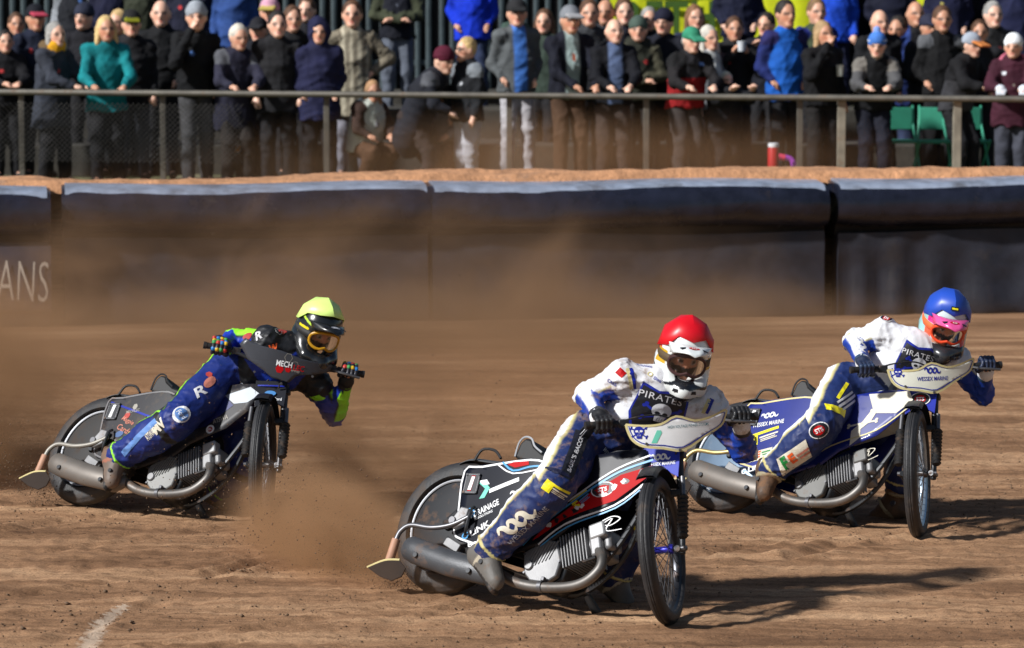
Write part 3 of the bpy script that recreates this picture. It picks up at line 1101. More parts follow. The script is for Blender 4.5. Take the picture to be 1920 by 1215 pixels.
def make_bike(pose, cfg):
    b = empty('speedway_bike', pose.M, cfg['label'], 'motorbike', 'racing speedway bikes')
    S = pose.steer
    hR, hL = V(*cfg['hR']), V(*cfg['hL'])
    C = (hR + hL) / 2
    el = unit(hL - hR)
    wu = pose.Rm.T @ V(0, .06, 1)
    eu = unit(wu - el * (wu @ el))
    ef = np.cross(el, eu)
    bar = lambda l, u, f=0.0: C + el * l + eu * u + ef * f
    cfg['frame'] = (C, el, eu, ef)
    hw = np.linalg.norm(hL - hR) / 2
    # wheels
    wheel(b, 'rear_wheel', (0, 0, .335), (0, 1, 0), .335, .055, .252, cfg['disc'], DKMET, cfg['rim'])
    wheel(b, 'front_wheel', (1.33, 0, .35), (0, 1, 0), .35, .036, .293, None, cfg['hub'], cfg['rim'], S)
    # fork and links
    for s in (-1, 1):
        leg = MB().tube([(1.105, s * .072, .84), (1.165, s * .074, .62), (1.235, s * .078, .39), (1.25, s * .078, .33)], [.019, .018, .016, .015], 12).xf(S).build('fork_leg', cfg['fork'] if s > 0 else STEEL if cfg.get('chrome') else cfg['fork'], b)
        mb = MB()
        P = [V(1.235, s * .100, .60) + (V(1.315, s * .100, .40) - V(1.235, s * .100, .60)) * (i / 20) for i in range(21)]
        mb.tube(P, [.020 + .008 * (i % 2) for i in range(21)], 14).xf(S).build('fork_bellows', BLK, leg)
        MB().tube([(1.20, s * .097, .69), (1.235, s * .100, .60)], .013, 10).xf(S).build('damper_rod', STEEL, leg)
        MB().tube([(1.235, s * .088, .355), (1.29, s * .09, .345), (1.345, s * .075, .35)], [.014, .012, .016], 10).xf(S).build('axle_link', DKMET, leg)
        MB().tube([(1.33, s * .04, .35), (1.33, s * .105, .35)], .012, 12).xf(S).build('axle_nut', STEEL, leg)
    for z in (.62, .80):
        x = 1.37 - z * .32
        MB().box((x, 0, z), (.06, .20, .032)).xf(S).build('fork_clamp', DKMET, b, bevel=.006)
    # front mudguard over the tyre
    MB().lathe([(.372, -.05), (.388, -.035), (.392, 0), (.388, .035), (.372, .05), (.376, .035), (.380, 0), (.376, -.035)], (1.33, 0, .35), (0, 1, 0), 22, closed=True, a0=R(-128), a1=R(-58)).xf(S).build('front_mudguard', mat('black plastic', (.012, .012, .013), .35, dirt=.25), b)
    # handlebar, grips, levers, cables
    hb = MB().tube(smooth_path([hR - el * .075, hR + el * .06, bar(-.13, -.045, .03), bar(-.05, -.075, .03), bar(.05, -.075, .03), bar(.13, -.045, .03), hL - el * .06, hL + el * .075], 6), .0115, 10).build('handlebar', DKMET, b)
    for h, s in ((hR, -1), (hL, 1)):
        g = MB()
        P = [h - el * .07 + el * .14 * (i / 14) for i in range(15)]
        g.tube(P, [.0165 + .0016 * (i % 2) for i in range(15)], 14).build('grip', BLK, b)
        MB().tube([h + el * s * .068, h + el * s * .085], .020, 14).build('bar_end', BLK, b)
        MB().box(h - el * s * .10, (.035, .05, .04), np.stack([ef, el, eu], 1)).build('lever_clamp', DKMET, b, bevel=.005)
    MB().tube(smooth_path([hL - el * .11 + ef * .02, hL - el * .07 + ef * .05 - eu * .01, hL - el * .02 + ef * .062 - eu * .015, hL + el * .055 + ef * .058 - eu * .022], 5), [.0075] * 16, 8).build('clutch_lever', STEEL, b)
    MB().tube(smooth_path([hL - el * .12 + ef * .02, hL - el * .19 + ef * .06 + eu * .0, bar(.05, -.04, .11), bar(.0, -.10, .10), bar(-.01, -.16, .07)], 6), .0042, 6).build('clutch_cable', BLK, b)
    MB().tube(smooth_path([hR + el * .09 + eu * .01, hR + el * .17 + eu * .03 + ef * .03, bar(-.06, .03, .02), bar(.0, -.02, .0), V(1.0, 0, .80)], 6), .0042, 6).build('throttle_cable', BLK, b)
    # handlebar shield
    msk = cfg['mask_shape']
    mf = lambda l, u, t: bar(l, u * 1.08, .125 - .9 * l * l + t)
    v, f = poly2d(msk)
    bm = bmesh.new()
    vs = [bm.verts.new((a, c_, 0)) for a, c_ in v]
    for q in f:
        bm.faces.new([vs[i] for i in q])
    for _ in range(4):
        e = [x for x in bm.edges if x.calc_length() > .03]
        bmesh.ops.subdivide_edges(bm, edges=e, cuts=1)
        bmesh.ops.triangulate(bm, faces=bm.faces)
    for w in bm.verts:
        w.co = Vector(mf(w.co.x, w.co.y, 0))
    bmesh.ops.recalc_face_normals(bm, faces=bm.faces)
    me = bpy.data.meshes.new('handlebar_shield')
    bm.to_mesh(me)
    bm.free()
    sh = link_mesh('handlebar_shield', me, cfg['mask'], b)
    so = sh.modifiers.new('thick', 'SOLIDIFY')
    so.thickness = .006
    so.offset = 0
    cl = msk + [msk[0]]
    if cfg.get('mask_edge'):
        decal('shield_edging', stroke2d(cl, .010, 3), lambda u, v: mf(u, v, .0052), cfg['mask_edge'], sh)
        inner = [(a * .955, (c_ + .02) * .86 - .02) for a, c_ in cl]
        decal('shield_line', stroke2d(inner, .0045, 3), lambda u, v: mf(u, v, .0050), NAVYP, sh)
    for a, c_ in ((-.16, -.085), (.16, -.055), (-.005, -.118)):
        MB().lathe([(0, .004), (.006, .004), (.007, 0)], mf(a, c_, .006), ef, 10).build('bolt', STEEL, sh)
    cfg['mf'] = mf
    cfg['shield'] = sh
    # panel over the fork crown
    fp = lambda y, z, t=0.0: S(V(1.37 - z * .32 + .070 + t - 1.2 * y * y, y, z))
    cfg['fp'] = fp
    mb = MB()
    pol = [(-.088, .85), (.088, .85), (.086, .76), (.080, .690), (.045, .712), (.03, .730), (-.03, .730), (-.045, .712), (-.080, .690), (-.086, .76)]
    cols_ = []
    for a, c_ in pol: cols_.append((a, c_))
    mb.prism(cols_, lambda y, z, t: fp(y, z, t), -.004, .004)
    front = mb.build('front_panel', cfg['front'], b, bevel=.002)
    cfg['front_panel'] = front
    # frame tubes
    fr = MB()
    for s in (-1, 1):
        fr.tube(smooth_path([(0, s * .085, .335), (.25, s * .09, .33), (.50, s * .06, .30), (.60, s * .05, .16), (.80, s * .05, .10), (1.0, s * .045, .30), (1.12, 0, .70)], 6), .014, 8)
        fr.tube([(.02, s * .085, .35), (.25, s * .085, .60), (.50, s * .04, .68), (1.10, 0, .78)], .013, 8)
    fr.build('frame', cfg.get('frame_mat', DKMET), b)
    # side panels and tank
    for s in (-1, 1):
        p = link_mesh('side_panel', panel_shell(s), cfg['panel'], b)
        so = p.modifiers.new('thick', 'SOLIDIFY')
        so.thickness = .005
        so.offset = 0
        if s < 0: cfg['panel_ob'] = p
    pf = lambda x, z, o=.0045: V(x, -py_panel(x, z) - o, z)
    cfg['pf'] = pf
    decal('panel_trim', stroke2d([(a + (.012 if a < .3 else -.012 if a > 1.1 else 0), z + (-.010 if z > .55 else .010)) for a, z in PANEL[-5:] + PANEL[:4]], .010, 3), pf, cfg['trim'], cfg['panel_ob'])
    mb = MB()
    prof = [(.56, .66), (.70, .715), (.90, .785), (1.00, .805), (1.04, .79), (1.05, .72), (.98, .60), (.70, .50), (.58, .58)]
    mb.prism(prof, lambda x, z, t: (x, t * (1 if x < .95 else .75), z), -.10, .10)
    mb.build('fuel_tank', cfg['tank'], b, bevel=.02)
    cp = pose.inv(*cfg['filler'], 0)
    MB().lathe([(0, -.05), (.022, -.05), (.022, .05), (.0, .05)], cp, (-.1, 0, 1), 16).build('filler_neck', ALLOY, b)
    MB().lathe([(.0, .05), (.026, .05), (.027, .075), (.020, .085), (0, .087)], cp, (-.1, 0, 1), 18).build('filler_cap', BLK if not cfg.get('chrome') else ALLOY, b)
    # seat
    mb = MB()
    mb.prism([(.325, .69), (.335, .765), (.36, .795), (.40, .79), (.43, .755), (.48, .728), (.60, .715), (.61, .69), (.45, .675)], lambda x, z, t: (x, t * (1 - .35 * max(0, (x - .45) / .16)), z), -.105, .105)
    st = mb.build('seat', BLK, b, bevel=.012)
    MB().tube(smooth_path([(.33, -.107, .695), (.332, -.107, .765), (.358, -.107, .797), (.40, -.107, .792), (.43, -.107, .757), (.48, -.104, .73)], 4), .005, 6).build('seat_piping', cfg.get('piping', DKMET), st)
    # rear mudguard, lifting handle
    gx_ = smooth_path([V(-.07, .0, .648), V(0.02, .0, .690), V(.16, .0, .690), V(.40, .0, .70)], 6)
    vs, fs = [], []
    for i, p in enumerate(gx_):
        for j in range(7):
            yy = (j - 3) / 3
            wd = .055 if i > 3 else .02 + .035 * i / 3
            vs.append(p + V(0, yy * wd, -.022 * yy * yy))
            if i and j:
                a = i * 7 + j
                fs.append((a - 8, a - 1, a, a - 7))
    g = MB().add(vs, fs).build('rear_mudguard', mat('grey plastic', (.06, .065, .07), .45, dirt=.3), b)
    g.modifiers.new('thick', 'SOLIDIFY').thickness = .004
    MB().tube(smooth_path([(.06, -.065, .665), (.085, -.06, .725), (.16, -.06, .728), (.215, -.065, .69)], 4), .007, 8).build('lifting_handle', BLK, b)
    # engine
    cz, cxx = .20, .685
    en = MB().prism([(.555, .225), (.575, .13), (.62, .085), (.74, .08), (.80, .12), (.815, .21), (.765, .30), (.70, .33), (.62, .285)], lambda x, z, t: (x, t, z), -.105, .10).build('engine', DKMET, b, bevel=.012)
    cv = MB().prism([(.565, .222), (.595, .125), (.64, .092), (.735, .09), (.785, .13), (.79, .21), (.74, .295), (.69, .305), (.625, .268)], lambda x, z, t: (x, t, z), -.142, -.107).build('crankcase_cover', cfg['case'], en, bevel=.008)
    for i in range(8):
        a = V(.60 + .016 * i, -.1425, .245 - .006 * i + .004 * i)
        MB().box((.613 + i * .0175, -.1445, .200 + .0075 * i), (.0055, .007, .115 - .004 * abs(i - 3)), axrot(V(0, 1, 0), .30)).build('cover_rib', cfg['case'], cv)
    MB().lathe([(0, .012), (.020, .012), (.026, .004), (.026, 0)], (.618, -.142, .165), (0, -1, 0), 20).build('oil_cap', ALLOY, cv)
    for a, z in ((.575, .215), (.60, .128), (.735, .095), (.782, .20), (.70, .298), (.63, .262)):
        MB().lathe([(0, .005), (.006, .005), (.006, 0)], (a, -.1425, z), (0, -1, 0), 8).build('bolt', STEEL, cv)
    dr = unit(V(.198, 0, .093))
    up = V(-dr[2], 0, dr[0])
    o0 = V(.762, -.045, .245)
    rot = np.stack([dr, V(0, 1, 0), up], 1)
    MB().tube([o0, o0 + dr * .17], .062, 20).build('cylinder_barrel', ALLOY, en)
    fin = MB().box((0, 0, 0), (.0065, .175, .165)).mesh('cooling_fin')
    fin.materials.append(ALLOY)
    for i in range(9):
        o = bpy.data.objects.new('cooling_fin', fin)
        COL.objects.link(o)
        o.parent = en
        o.matrix_local = Matrix.Translation(o0 + dr * (.012 + .0168 * i)) @ Matrix(rot.tolist()).to_4x4()
        bv = o.modifiers.new('bevel', 'BEVEL')
        bv.width, bv.segments = .002, 1
    hd = MB().box(o0 + dr * .195, (.062, .165, .15), rot).build('cylinder_head', ALLOY, en, bevel=.012)
    MB().box(o0 + dr * .215 + up * .045 + V(0, -.06, 0), (.085, .06, .075), rot).build('rocker_cover', cfg['rocker'], hd, bevel=.010)
    MB().box(o0 + dr * .245, (.04, .11, .10), rot).build('rocker_box', ALLOY, hd, bevel=.015)
    MB().tube([o0 + dr * .12 - up * .085 + V(0, -.08, 0), o0 + dr * .19 - up * .085 + V(0, -.08, 0)], .008, 8).build('oil_line', DKMET, hd)
    MB().tube(smooth_path([(.66, -.05, .33), (.70, -.06, .40), (.78, -.05, .46)], 4), .025, 12).build('carburettor', DKMET, en)
    # exhaust
    ex = MB().tube(smooth_path([(.965, -.105, .285), (1.02, -.14, .245), (1.030, -.155, .185), (.975, -.16, .118), (.875, -.16, .080), (.70, -.16, .062), (.58, -.165, .070), (.50, -.175, .095), (.44, -.185, .11)], 7), .0245, 16).build('exhaust', PIPE, b)
    mu = MB().tube([(.50, -.19, .10), (.475, -.195, .095), (.44, -.2, .088), (.20, -.205, .110), (-.02, -.205, .148), (-.065, -.205, .160), (-.085, -.205, .166), (-.09, -.205, .167)], [.028, .044, .060, .064, .064, .060, .048, .03], 22, squash=((0, 1, 0), .72)).build('muffler', cfg.get('muff', MUFF), ex)
    for x, z in ((.36, .075), (.02, .118)):
        MB().lathe([(0, .006), (.012, .006), (.014, 0)], (x, -.252, z), (0, -1, 0), 12).build('rivet', DKMET, mu)
    MB().lathe([(.026, -.011), (.030, -.011), (.030, .011), (.026, .011)], (.735, -.16, .066), (1, 0, .1), 18, closed=True).build('pipe_clamp', STEEL, ex)
    MB().box((.735, -.160, .104), (.018, .022, .02)).build('clamp_bolt', STEEL, ex, bevel=.003)
    # footrest, chain guard, chain
    MB().tube([(.47, -.06, .13), (.46, -.31, .115)], .012, 10).build('footrest', DKMET, b)
    MB().tube([(.86, .03, .10), (.90, .12, .02), (.92, .16, -.0)], [.018, .024, .02], 10).build('frame_skid', BLK, b)
    MB().prism([(.02, .36), (.40, .29), (.41, .24), (.02, .30)], lambda x, z, t: (x, t, z), .085, .10).build('chain_guard', DKMET, b, bevel=.004)
    MB().tube(smooth_path([(0, .075, .40), (.45, .07, .26), (.50, .07, .20), (.45, .07, .16), (0, .075, .27), (-.06, .075, .335)], 5, True), .007, 6, closed=True).build('drive_chain', CHAINM, b)
    # dirt deflector
    df = MB().tube(smooth_path([(.22, -.175, .36), (.134, -.19, .302), (.03, -.205, .272), (-.086, -.215, .270), (-.135, -.22, .235), (-.150, -.22, .185), (-.152, -.22, .12)], 6), .0125, 12).build('dirt_deflector', cfg['defl'], b)
    MB().tube([(-.150, -.22, .19), (-.153, -.22, .10), (-.160, -.22, .070)], [.021, .022, .018], 14).build('hose_sleeve', HOSE, df)
    MB().prism([(-.275, .032), (-.16, .072), (-.065, .082), (-.030, .050), (-.060, .012), (-.125, -.012), (-.20, .0)], lambda x, z, t: (x, t - .6 * (z - .03), z), -.225, -.218).build('deflector_flap', LEATH, df, bevel=.002)
    MB().tube(smooth_path([(-.275, -.222, .034), (-.16, -.246, .074), (-.065, -.252, .084)], 4), .0055, 6).build('flap_edge', GOLDP, df)
    MB().prism([(.105, .31), (.155, .40), (.205, .395), (.20, .315), (.14, .285)], lambda x, z, t: (x, t, z), -.185, -.150).build('deflector_bracket', ALLOY, df, bevel=.006)
    MB().tube(smooth_path([(.215, -.16, .41), (.225, -.19, .38), (.225, -.19, .30), (.21, -.165, .27)], 5), .008, 8).build('spring_link', DKMET, df)
    MB().lathe([(0, .01), (.018, .01), (.020, 0)], (.13, -.186, .325), (0, -1, 0), 14).build('bolt', STEEL, df)
    MB().box((.12, -.125, .22), (.10, .018, .045), axrot(V(0, 1, 0), .35)).build('chain_adjuster', ALLOY, b, bevel=.004)
    # number plate
    c = V(.152, -py_panel(.152, .53) - .012, .527)
    pr = axrot(V(0, 1, 0), R(-4))
    npn = MB().box(c, (.086, .006, .104), pr).build('number_plate', BLACKP, b, bevel=.002)
    q = lambda u, v: c + pr @ V(u, -.0045, v)
    decal('plate_outline', stroke2d([(-.037, -.045), (.037, -.045), (.037, .045), (-.037, .045), (-.037, -.045)], .0025, 1), q, mat('grey print', (.3, .3, .32), .5), npn)
    decal('plate_numeral', mv(text2d('1', .05, .12), (0, 0), (.085, .078)), lambda u, v: c + pr @ V(u, -.0042, v), REDP if cfg.get('rednum') else WHITE, npn)
    decal('plate_numeral', mv(text2d('1', .035, .12), (0, 0), (.085, .068)), lambda u, v: c + pr @ V(u, -.0052, v), WHITE, npn)
    for a in (-.036, .036):
        for z in (-.044, .044):
            MB().lathe([(0, .004), (.0065, .004), (.0065, 0)], c + pr @ V(a, -.003, z), (0, -1, 0), 10).build('bolt', DKMET, npn)
    return b


def on_panel(pose, cfg, name, p2, a_px, b_px, h, m, off=.0052, rot_only=False):
    """lay a flat mark on the right side panel between two photo points (its left and right ends)"""
    a, b_ = pose.inv(*a_px, -.135), pose.inv(*b_px, -.135)
    a2, b2 = V(a[0], a[2], 0), V(b_[0], b_[2], 0)
    u = unit(b2 - a2)
    w = np.linalg.norm(b2 - a2)
    c = (a2 + b2) / 2
    v, f = p2
    ext = np.ptp(v[:, 0])
    vv = np.stack([v[:, 0] * w / ext, v[:, 1] * h], -1)
    vv = np.stack([c[0] + vv[:, 0] * u[0] - vv[:, 1] * u[1], c[1] + vv[:, 0] * u[1] + vv[:, 1] * u[0]], -1)
    return decal(name, (vv, f), lambda x, z: cfg['pf'](x, z, off), m, cfg['panel_ob'])
# ------------------------------------------------------------------ riders
SKIN = mat('skin', vcol=True, rough=.5, var=.05, spec=.4)
LEATHER_SUIT = {}


def limb_t(v, p):
    if p['t'] != 'c':
        r_ = v - p['c']
        return np.full(len(v), .5), r_ / np.maximum(1e-6, np.linalg.norm(r_, axis=1))[:, None]
    ab = p['b'] - p['a']
    t = np.clip(((v - p['a']) @ ab) / (ab @ ab), 0, 1)
    r_ = v - p['a'] - t[:, None] * ab
    return t, r_ / np.maximum(1e-6, np.linalg.norm(r_, axis=1))[:, None]


def striped(base, stripe=None, edge=None, d=(0, 0, 1), lo=.6, ew=.12, tfun=None):
    """limb colour: base with a stripe on the side facing d, edged"""
    d = unit(d)

    def f(v, p):
        t, r_ = limb_t(v, p)
        c = np.tile(np.array(base, float), (len(v), 1))
        if stripe is not None:
            ax_ = unit(p['b'] - p['a']) if p['t'] == 'c' else V(0, 0, 0)
            dd = unit(d - ax_ * (d @ ax_))
            q = r_ @ dd
            for lo_, cc in ((lo - ew, edge), (lo, stripe)):
                if cc is not None:
                    k_ = np.clip((q - lo_) / .11 + .5, 0, 1)[:, None]
                    c = c * (1 - k_) + np.array(cc) * k_
        if tfun is not None:
            for t0, t1, cc in tfun:
                c[(t >= t0) & (t < t1)] = cc
        return c
    return f


def make_rider(pose, J, st):
    """J: joints in the bike's frame; st: style"""
    J = {k: V(*v) for k, v in J.items()}
    Wl = lambda w: pose.Rm.T @ V(*w)
    up_l = Wl((0, 0, 1))
    skin = st.get('skin', lin(205, 150, 122))
    tax = unit(J['neck'] - J['pel'])
    lat = unit(J['shL'] - J['shR'])
    lat = unit(lat - tax * (lat @ tax))
    fro = np.cross(lat, tax)
    Rt = np.stack([fro, lat, tax], 1)
    hipR, hipL = J['pel'] - lat * .09, J['pel'] + lat * .09
    chest = J['pel'] + (J['neck'] - J['pel']) * .72
    belly = J['pel'] + (J['neck'] - J['pel']) * .36
    hf = unit(Wl(st['face']))
    hu = Wl(st['headup'])
    hu = unit(hu - hf * (hu @ hf))
    hl = np.cross(hu, hf)
    Hm = np.stack([hf, hl, hu], 1)
    H0 = J['head']
    hp = lambda x, y, z: H0 + Hm @ V(x, y, z)
    # --- body: one continuous figure from head to feet
    s = SDF(.010)
    def masked(v, p):
        c = np.tile(np.array(skin) * .8, (len(v), 1))  # skin darkened, painting in the shade inside the helmet
        c[((v - H0) @ Hm)[:, 2] < -.048] = (.012, .012, .014)
        return c
    s.ell(H0, (.098, .078, .122), .02, masked, Hm)
    s.ell(hp(.085, 0, -.045), (.022, .016, .028), .02, masked, Hm)
    for y in (-.03, .03):
        def eye(v, p, y=y):
            c = np.tile(np.array(skin), (len(v), 1))
            q = (v - H0) @ Hm
            d = np.hypot(q[:, 1] - y, q[:, 2] + .018)
            c[d < .015] = (.30, .27, .25)
            c[d < .009] = (.02, .015, .015)
            c[q[:, 2] < -.05] = (.012, .012, .014)
            return c
        s.ell(hp(.082, y, -.018), (.018, .018, .013), .008, eye, Hm)
        s.cone(hp(.095, y * .5, .006), hp(.088, y * 1.6, .008), .007, .005, .008, (.06, .04, .03))
    s.cone(hp(-.02, 0, -.06), J['neck'], .055, .06, .03, skin)
    s.cone(J['neck'] - tax * .02, chest, .10, .12, .05, skin, (fro, .8))
    s.cone(chest, belly, .125, .115, .05, skin, (fro, .75))
    s.cone(belly, J['pel'], .115, .12, .05, skin, (fro, .8))
    for a, b_, c_, h in ((J['shR'], J['elR'], J['hR'], -1), (J['shL'], J['elL'], J['hL'], 1)):
        s.cone(chest + tax * .06 + lat * h * .1, a, .07, .055, .04, skin)
        s.cone(a, b_, .048, .04, .03, skin)
        w = c_ + unit(b_ - c_) * .085
        s.cone(b_, w, .040, .028, .03, skin)
        s.cone(w, c_ + unit(b_ - c_) * .04, .028, .026, .02, skin)
    for hip, k, an, toe in ((hipR, J['knR'], J['anR'], J['toeR']), (hipL, J['knL'], J['anL'], J['toeL'])):
        s.cone(hip, k, .075, .055, .04, skin)
        s.cone(k, an, .052, .036, .03, skin)
        s.cone(an, toe, .035, .022, .02, skin)
    me = s.mesh('person')
    body = link_mesh('person', me, SKIN, sharp=0)
    body.matrix_world = pose.M
    tag(body, st['label'], 'person', 'racing riders')
    # --- race suit
    C = st['suit']
    s = SDF(.0078)
    torso, blue = C['torso'], C['leg']
    s.cone(J['neck'] - tax * .035, chest, .105, .150, .06, torso, (fro, .82))
    s.cone(chest + tax * .02, belly, .168, .140, .06, torso, (fro, .76))
    s.cone(belly, J['pel'], .140, .145, .05, C['waist'], (fro, .82))
    s.ell(J['pel'] - fro * .035, (.12, .165, .125), .05, C['waist'], Rt)
    s.cone(J['neck'] - tax * .03, J['neck'] + tax * .015, .070, .066, .015, C['collar'])
    yok = C['yoke']
    for a, b_, c_, h in ((J['shR'], J['elR'], J['hR'], -1), (J['shL'], J['elL'], J['hL'], 1)):
        s.cone(chest + tax * .075 + lat * h * .09, a, .095, .080, .05, yok)
        s.ell(a, (.084, .084, .084), .03, yok, Rt)
        s.cone(a, b_, .076, .062, .03, C['arm'](h, up_l))
        s.ell(b_, (.058, .058, .058), .03, C['elbow'], None)
        w = c_ + unit(b_ - c_) * .070
        s.cone(b_, w, .062, .040, .03, C['fore'](h, up_l))
        s.cone(w + unit(b_ - c_) * .012, w - unit(b_ - c_) * .005, .045, .044, .006, C['cuff'])
    for hip, k, an, h in ((hipR, J['knR'], J['anR'], -1), (hipL, J['knL'], J['anL'], 1)):
        up_an = an + (k - an) * (.10 if h < 0 else st.get('lcut', .10))
        s.cone(hip, hip + (k - hip) * .55, .120, .112, .05, C['thigh'](h, up_l))
        s.cone(hip + (k - hip) * .5, k, .112, .098, .03, C['thigh'](h, up_l))
        s.cone(k + (hip - k) * .13, k + (an - k) * .12, .101, .101, .015, C['knee'](h, up_l))
        s.cone(k, k + (up_an - k) * .45, .097, .102, .03, C['shin'](h, up_l))
        s.cone(k + (up_an - k) * .4, up_an - (k - an) * .035, .102, .080, .03, C['shin'](h, up_l))
        s.cone(up_an + (k - an) * .0, up_an - (k - an) * .016, .088, .088, .006, C['hem'], (k - an, .10))
    sm_ = s.mesh('race_suit', .0095, 46, st['seed'], joints=[J['knR'], J['knL'], J['elR'], J['elL'], hipR, hipL, belly, J['shR'], J['shL'], J['anR'] + (J['knR'] - J['anR']) * .2])
    suit = link_mesh('race_suit', sm_, mat('suit cloth ' + st['key'], vcol=True, rough=.55, var=.10, dirt=st['dirt'], dscale=17, dirtcol=lin(140, 112, 88), bump=.0014, bscale=34, spec=.4), body, sharp=0)
    # --- boots
    for k, an, toe, h in ((J['knR'], J['anR'], J['toeR'], -1), (J['knL'], J['anL'], J['toeL'], 1)):
        s = SDF(.007)
        ud = unit(k - an)
        fd = unit(toe - an)
        side = unit(np.cross(ud, fd))
        dn = unit(np.cross(side, fd)) * -1
        if dn @ ud > 0: dn = -dn
        bc = st['boot']
        s.cone(an + ud * (.085 if h < 0 else .06 + st.get('lcut', .10) * np.linalg.norm(k - an)), an, .066 if h < 0 else .078, .058, .03, bc)
        heel = an + dn * .045 - fd * .035
        s.cone(an, heel, .056, .048, .03, bc)
        s.cone(heel + fd * .02, toe + dn * .0, .050, .038, .03, bc, (side, .95))
        s.cone(an - dn * .02 + fd * .02, toe - fd * .02, .052, .040, .03, bc)
        s.cone(heel + dn * .030 - fd * .025, toe + dn * .026 + fd * .02, .040, .036, .006, (.014, .012, .011), (dn, .45))
        s.cone(an + ud * .075, an + ud * .082, .073, .073, .004, st['boottrim'], (ud, .16))
        s.cone(an - dn * .03 + fd * .045, an + dn * .02 + fd * .03, .060, .058, .004, st['boottrim'], (fd, .16))
        bt = link_mesh('boot', s.mesh('boot', .003, 40, 3 + h), mat('boot leather ' + st['key'], vcol=True, rough=.6, var=.25, dirt=st.get('bootdirt', .4), dscale=9, bump=.0015, bscale=50), body, sharp=0)
        b1, b2 = an + ud * .03 + fd * .04, an + ud * .05 - fd * .05
        MB().tube(smooth_path([an + ud * .03 + fd * .058, an + ud * .03 + side * .056, an + ud * .03 - fd * .056, an + ud * .03 - side * .056], 6, True), .007, 6, closed=True).build('boot_strap', mat('strap', lin(170, 160, 140), .7, dirt=.5), bt)
        MB().lathe([(0, .008), (.016, .008), (.018, 0)], an + ud * .03 - side * .062 * (1 if (side @ V(0, 1, 0)) > 0 else -1), V(0, -1, 0), 14).build('buckle', STEEL, bt)
    # --- gloves: palm, four fingers curled round the grip, thumb below
    C0, el, eu, ef = st['frame']
    for hnd, elb, h in ((J['hR'], J['elR'], -1), (J['hL'], J['elL'], 1)):
        g = el * h
        e1 = unit(elb - hnd)
        e1 = unit(e1 - g * (e1 @ g))
        if e1 @ ef > .3: e1 = unit(e1 - ef * (e1 @ ef) * 1.6 - g * 0)
        e2 = np.cross(g, e1)
        if e2 @ eu < 0: e2 = -e2
        P = lambda a, b_, c_: hnd + e1 * a + e2 * b_ + g * c_
        s = SDF(.0042)
        gc = st['glove']
        wr = hnd + unit(elb - hnd) * .095
        s.cone(wr, P(.045, .026, 0), .036, .036, .02, gc[0], None)
        s.rbox(P(.028, .030, 0), (.038, .015, .042), .014, .015, gc[0], np.stack([e1, e2, g], 1))
        s.cone(wr + unit(elb - hnd) * .012, wr - unit(elb - hnd) * .015, .043, .040, .006, gc[1])
        for i in range(4):
            o = (i - 1.5) * .0215
            ln = (.96, 1.04, 1.0, .88)[i if h > 0 else 3 - i]
            pts = [P(.0, .038, o), P(-.027 * ln, .033, o), P(-.037 * ln, -.002, o), P(-.016, -.031 * ln, o), P(.004, -.030 * ln, o)]
            for a, b_, r0, r1 in zip(pts, pts[1:], (.0115, .0108, .0102, .0095), (.0108, .0102, .0095, .0085)):
                s.cone(a, b_, r0, r1, .004, gc[0])
            s.ell(pts[1], (.0125, .0125, .0125), .003, gc[2][i] if isinstance(gc[2], list) else gc[2])
            if isinstance(gc[2], list):
                for q_, cc in zip(((pts[0] + pts[1]) / 2 + e2 * .004, pts[2], P(.02, .046, o)), (gc[2][(i + 1) % 4], gc[2][(i + 2) % 4], gc[2][(i + 3) % 4])):
                    s.ell(q_, (.0125, .0125, .0125), .003, cc)
        th = [P(.045, .005, -.040), P(.018, -.020, -.050), P(-.012, -.030, -.046), P(-.030, -.020, -.040)]
        for a, b_, r0, r1 in zip(th, th[1:], (.017, .0135, .0115), (.0135, .0115, .010)):
            s.cone(a, b_, r0, r1, .008, gc[0])
        link_mesh('glove', s.mesh('glove'), mat('glove leather', vcol=True, rough=.5, var=.15, dirt=.15, bump=.0008, bscale=120), body, sharp=0)
    # --- helmet
    s = SDF(.0042)
    hs = lambda v, p: st['shell']((v - H0) @ Hm)
    s.ell(hp(-.012, 0, .014), (.150, .126, .150), .01, hs, Hm)
    for y in (-1, 1):
        s.cone(hp(.0, y * .088, -.065), hp(.095, y * .070, -.138), .045, .042, .03, hs)
        s.cone(hp(.095, y * .070, -.138), hp(.148, 0, -.152), .042, .042, .03, hs)
        s.cone(hp(-.05, y * .07, -.06), hp(.04, y * .075, -.12), .06, .045, .03, hs)
    s.cone(hp(.125, .030, -.178), hp(.125, -.030, -.178), .026, .026, .02, hs)
    s.ell(hp(.135, 0, -.030), (.105, .100, .064), .012, hs, Hm, -1)
    s.ell(hp(.0, 0, -.012), (.114, .092, .130), .01, hs, Hm, -1)
    s.cone(hp(.0, 0, -.10), hp(-.01, 0, -.22), .082, .086, .01, hs)
    s.p[-1]['op'] = -1
    hm = link_mesh('helmet', s.mesh('helmet'), mat('helmet paint ' + st['key'], vcol=True, rough=.22, var=.05, dirt=st.get('helmdirt', .18), dscale=24, coat=.6), body, sharp=0)
    st['helmet_ob'], st['hp'] = hm, hp
    # silk cover: a faceted cap
    rr = random.Random(st['seed'])
    bm = bmesh.new()
    bmesh.ops.create_icosphere(bm, subdivisions=2, radius=1.0)
    for w in bm.verts:
        w.co = w.co * (1.085 + rr.uniform(-.010, .035))
        w.co.x += rr.uniform(-.02, .02)
        w.co.y += rr.uniform(-.02, .02)
    lowz = lambda w: math.sin(R(-12 + st.get('coverlow', 34) * ((1 + w.x / max(1e-6, math.hypot(w.x, w.y))) / 2) ** 1.5))
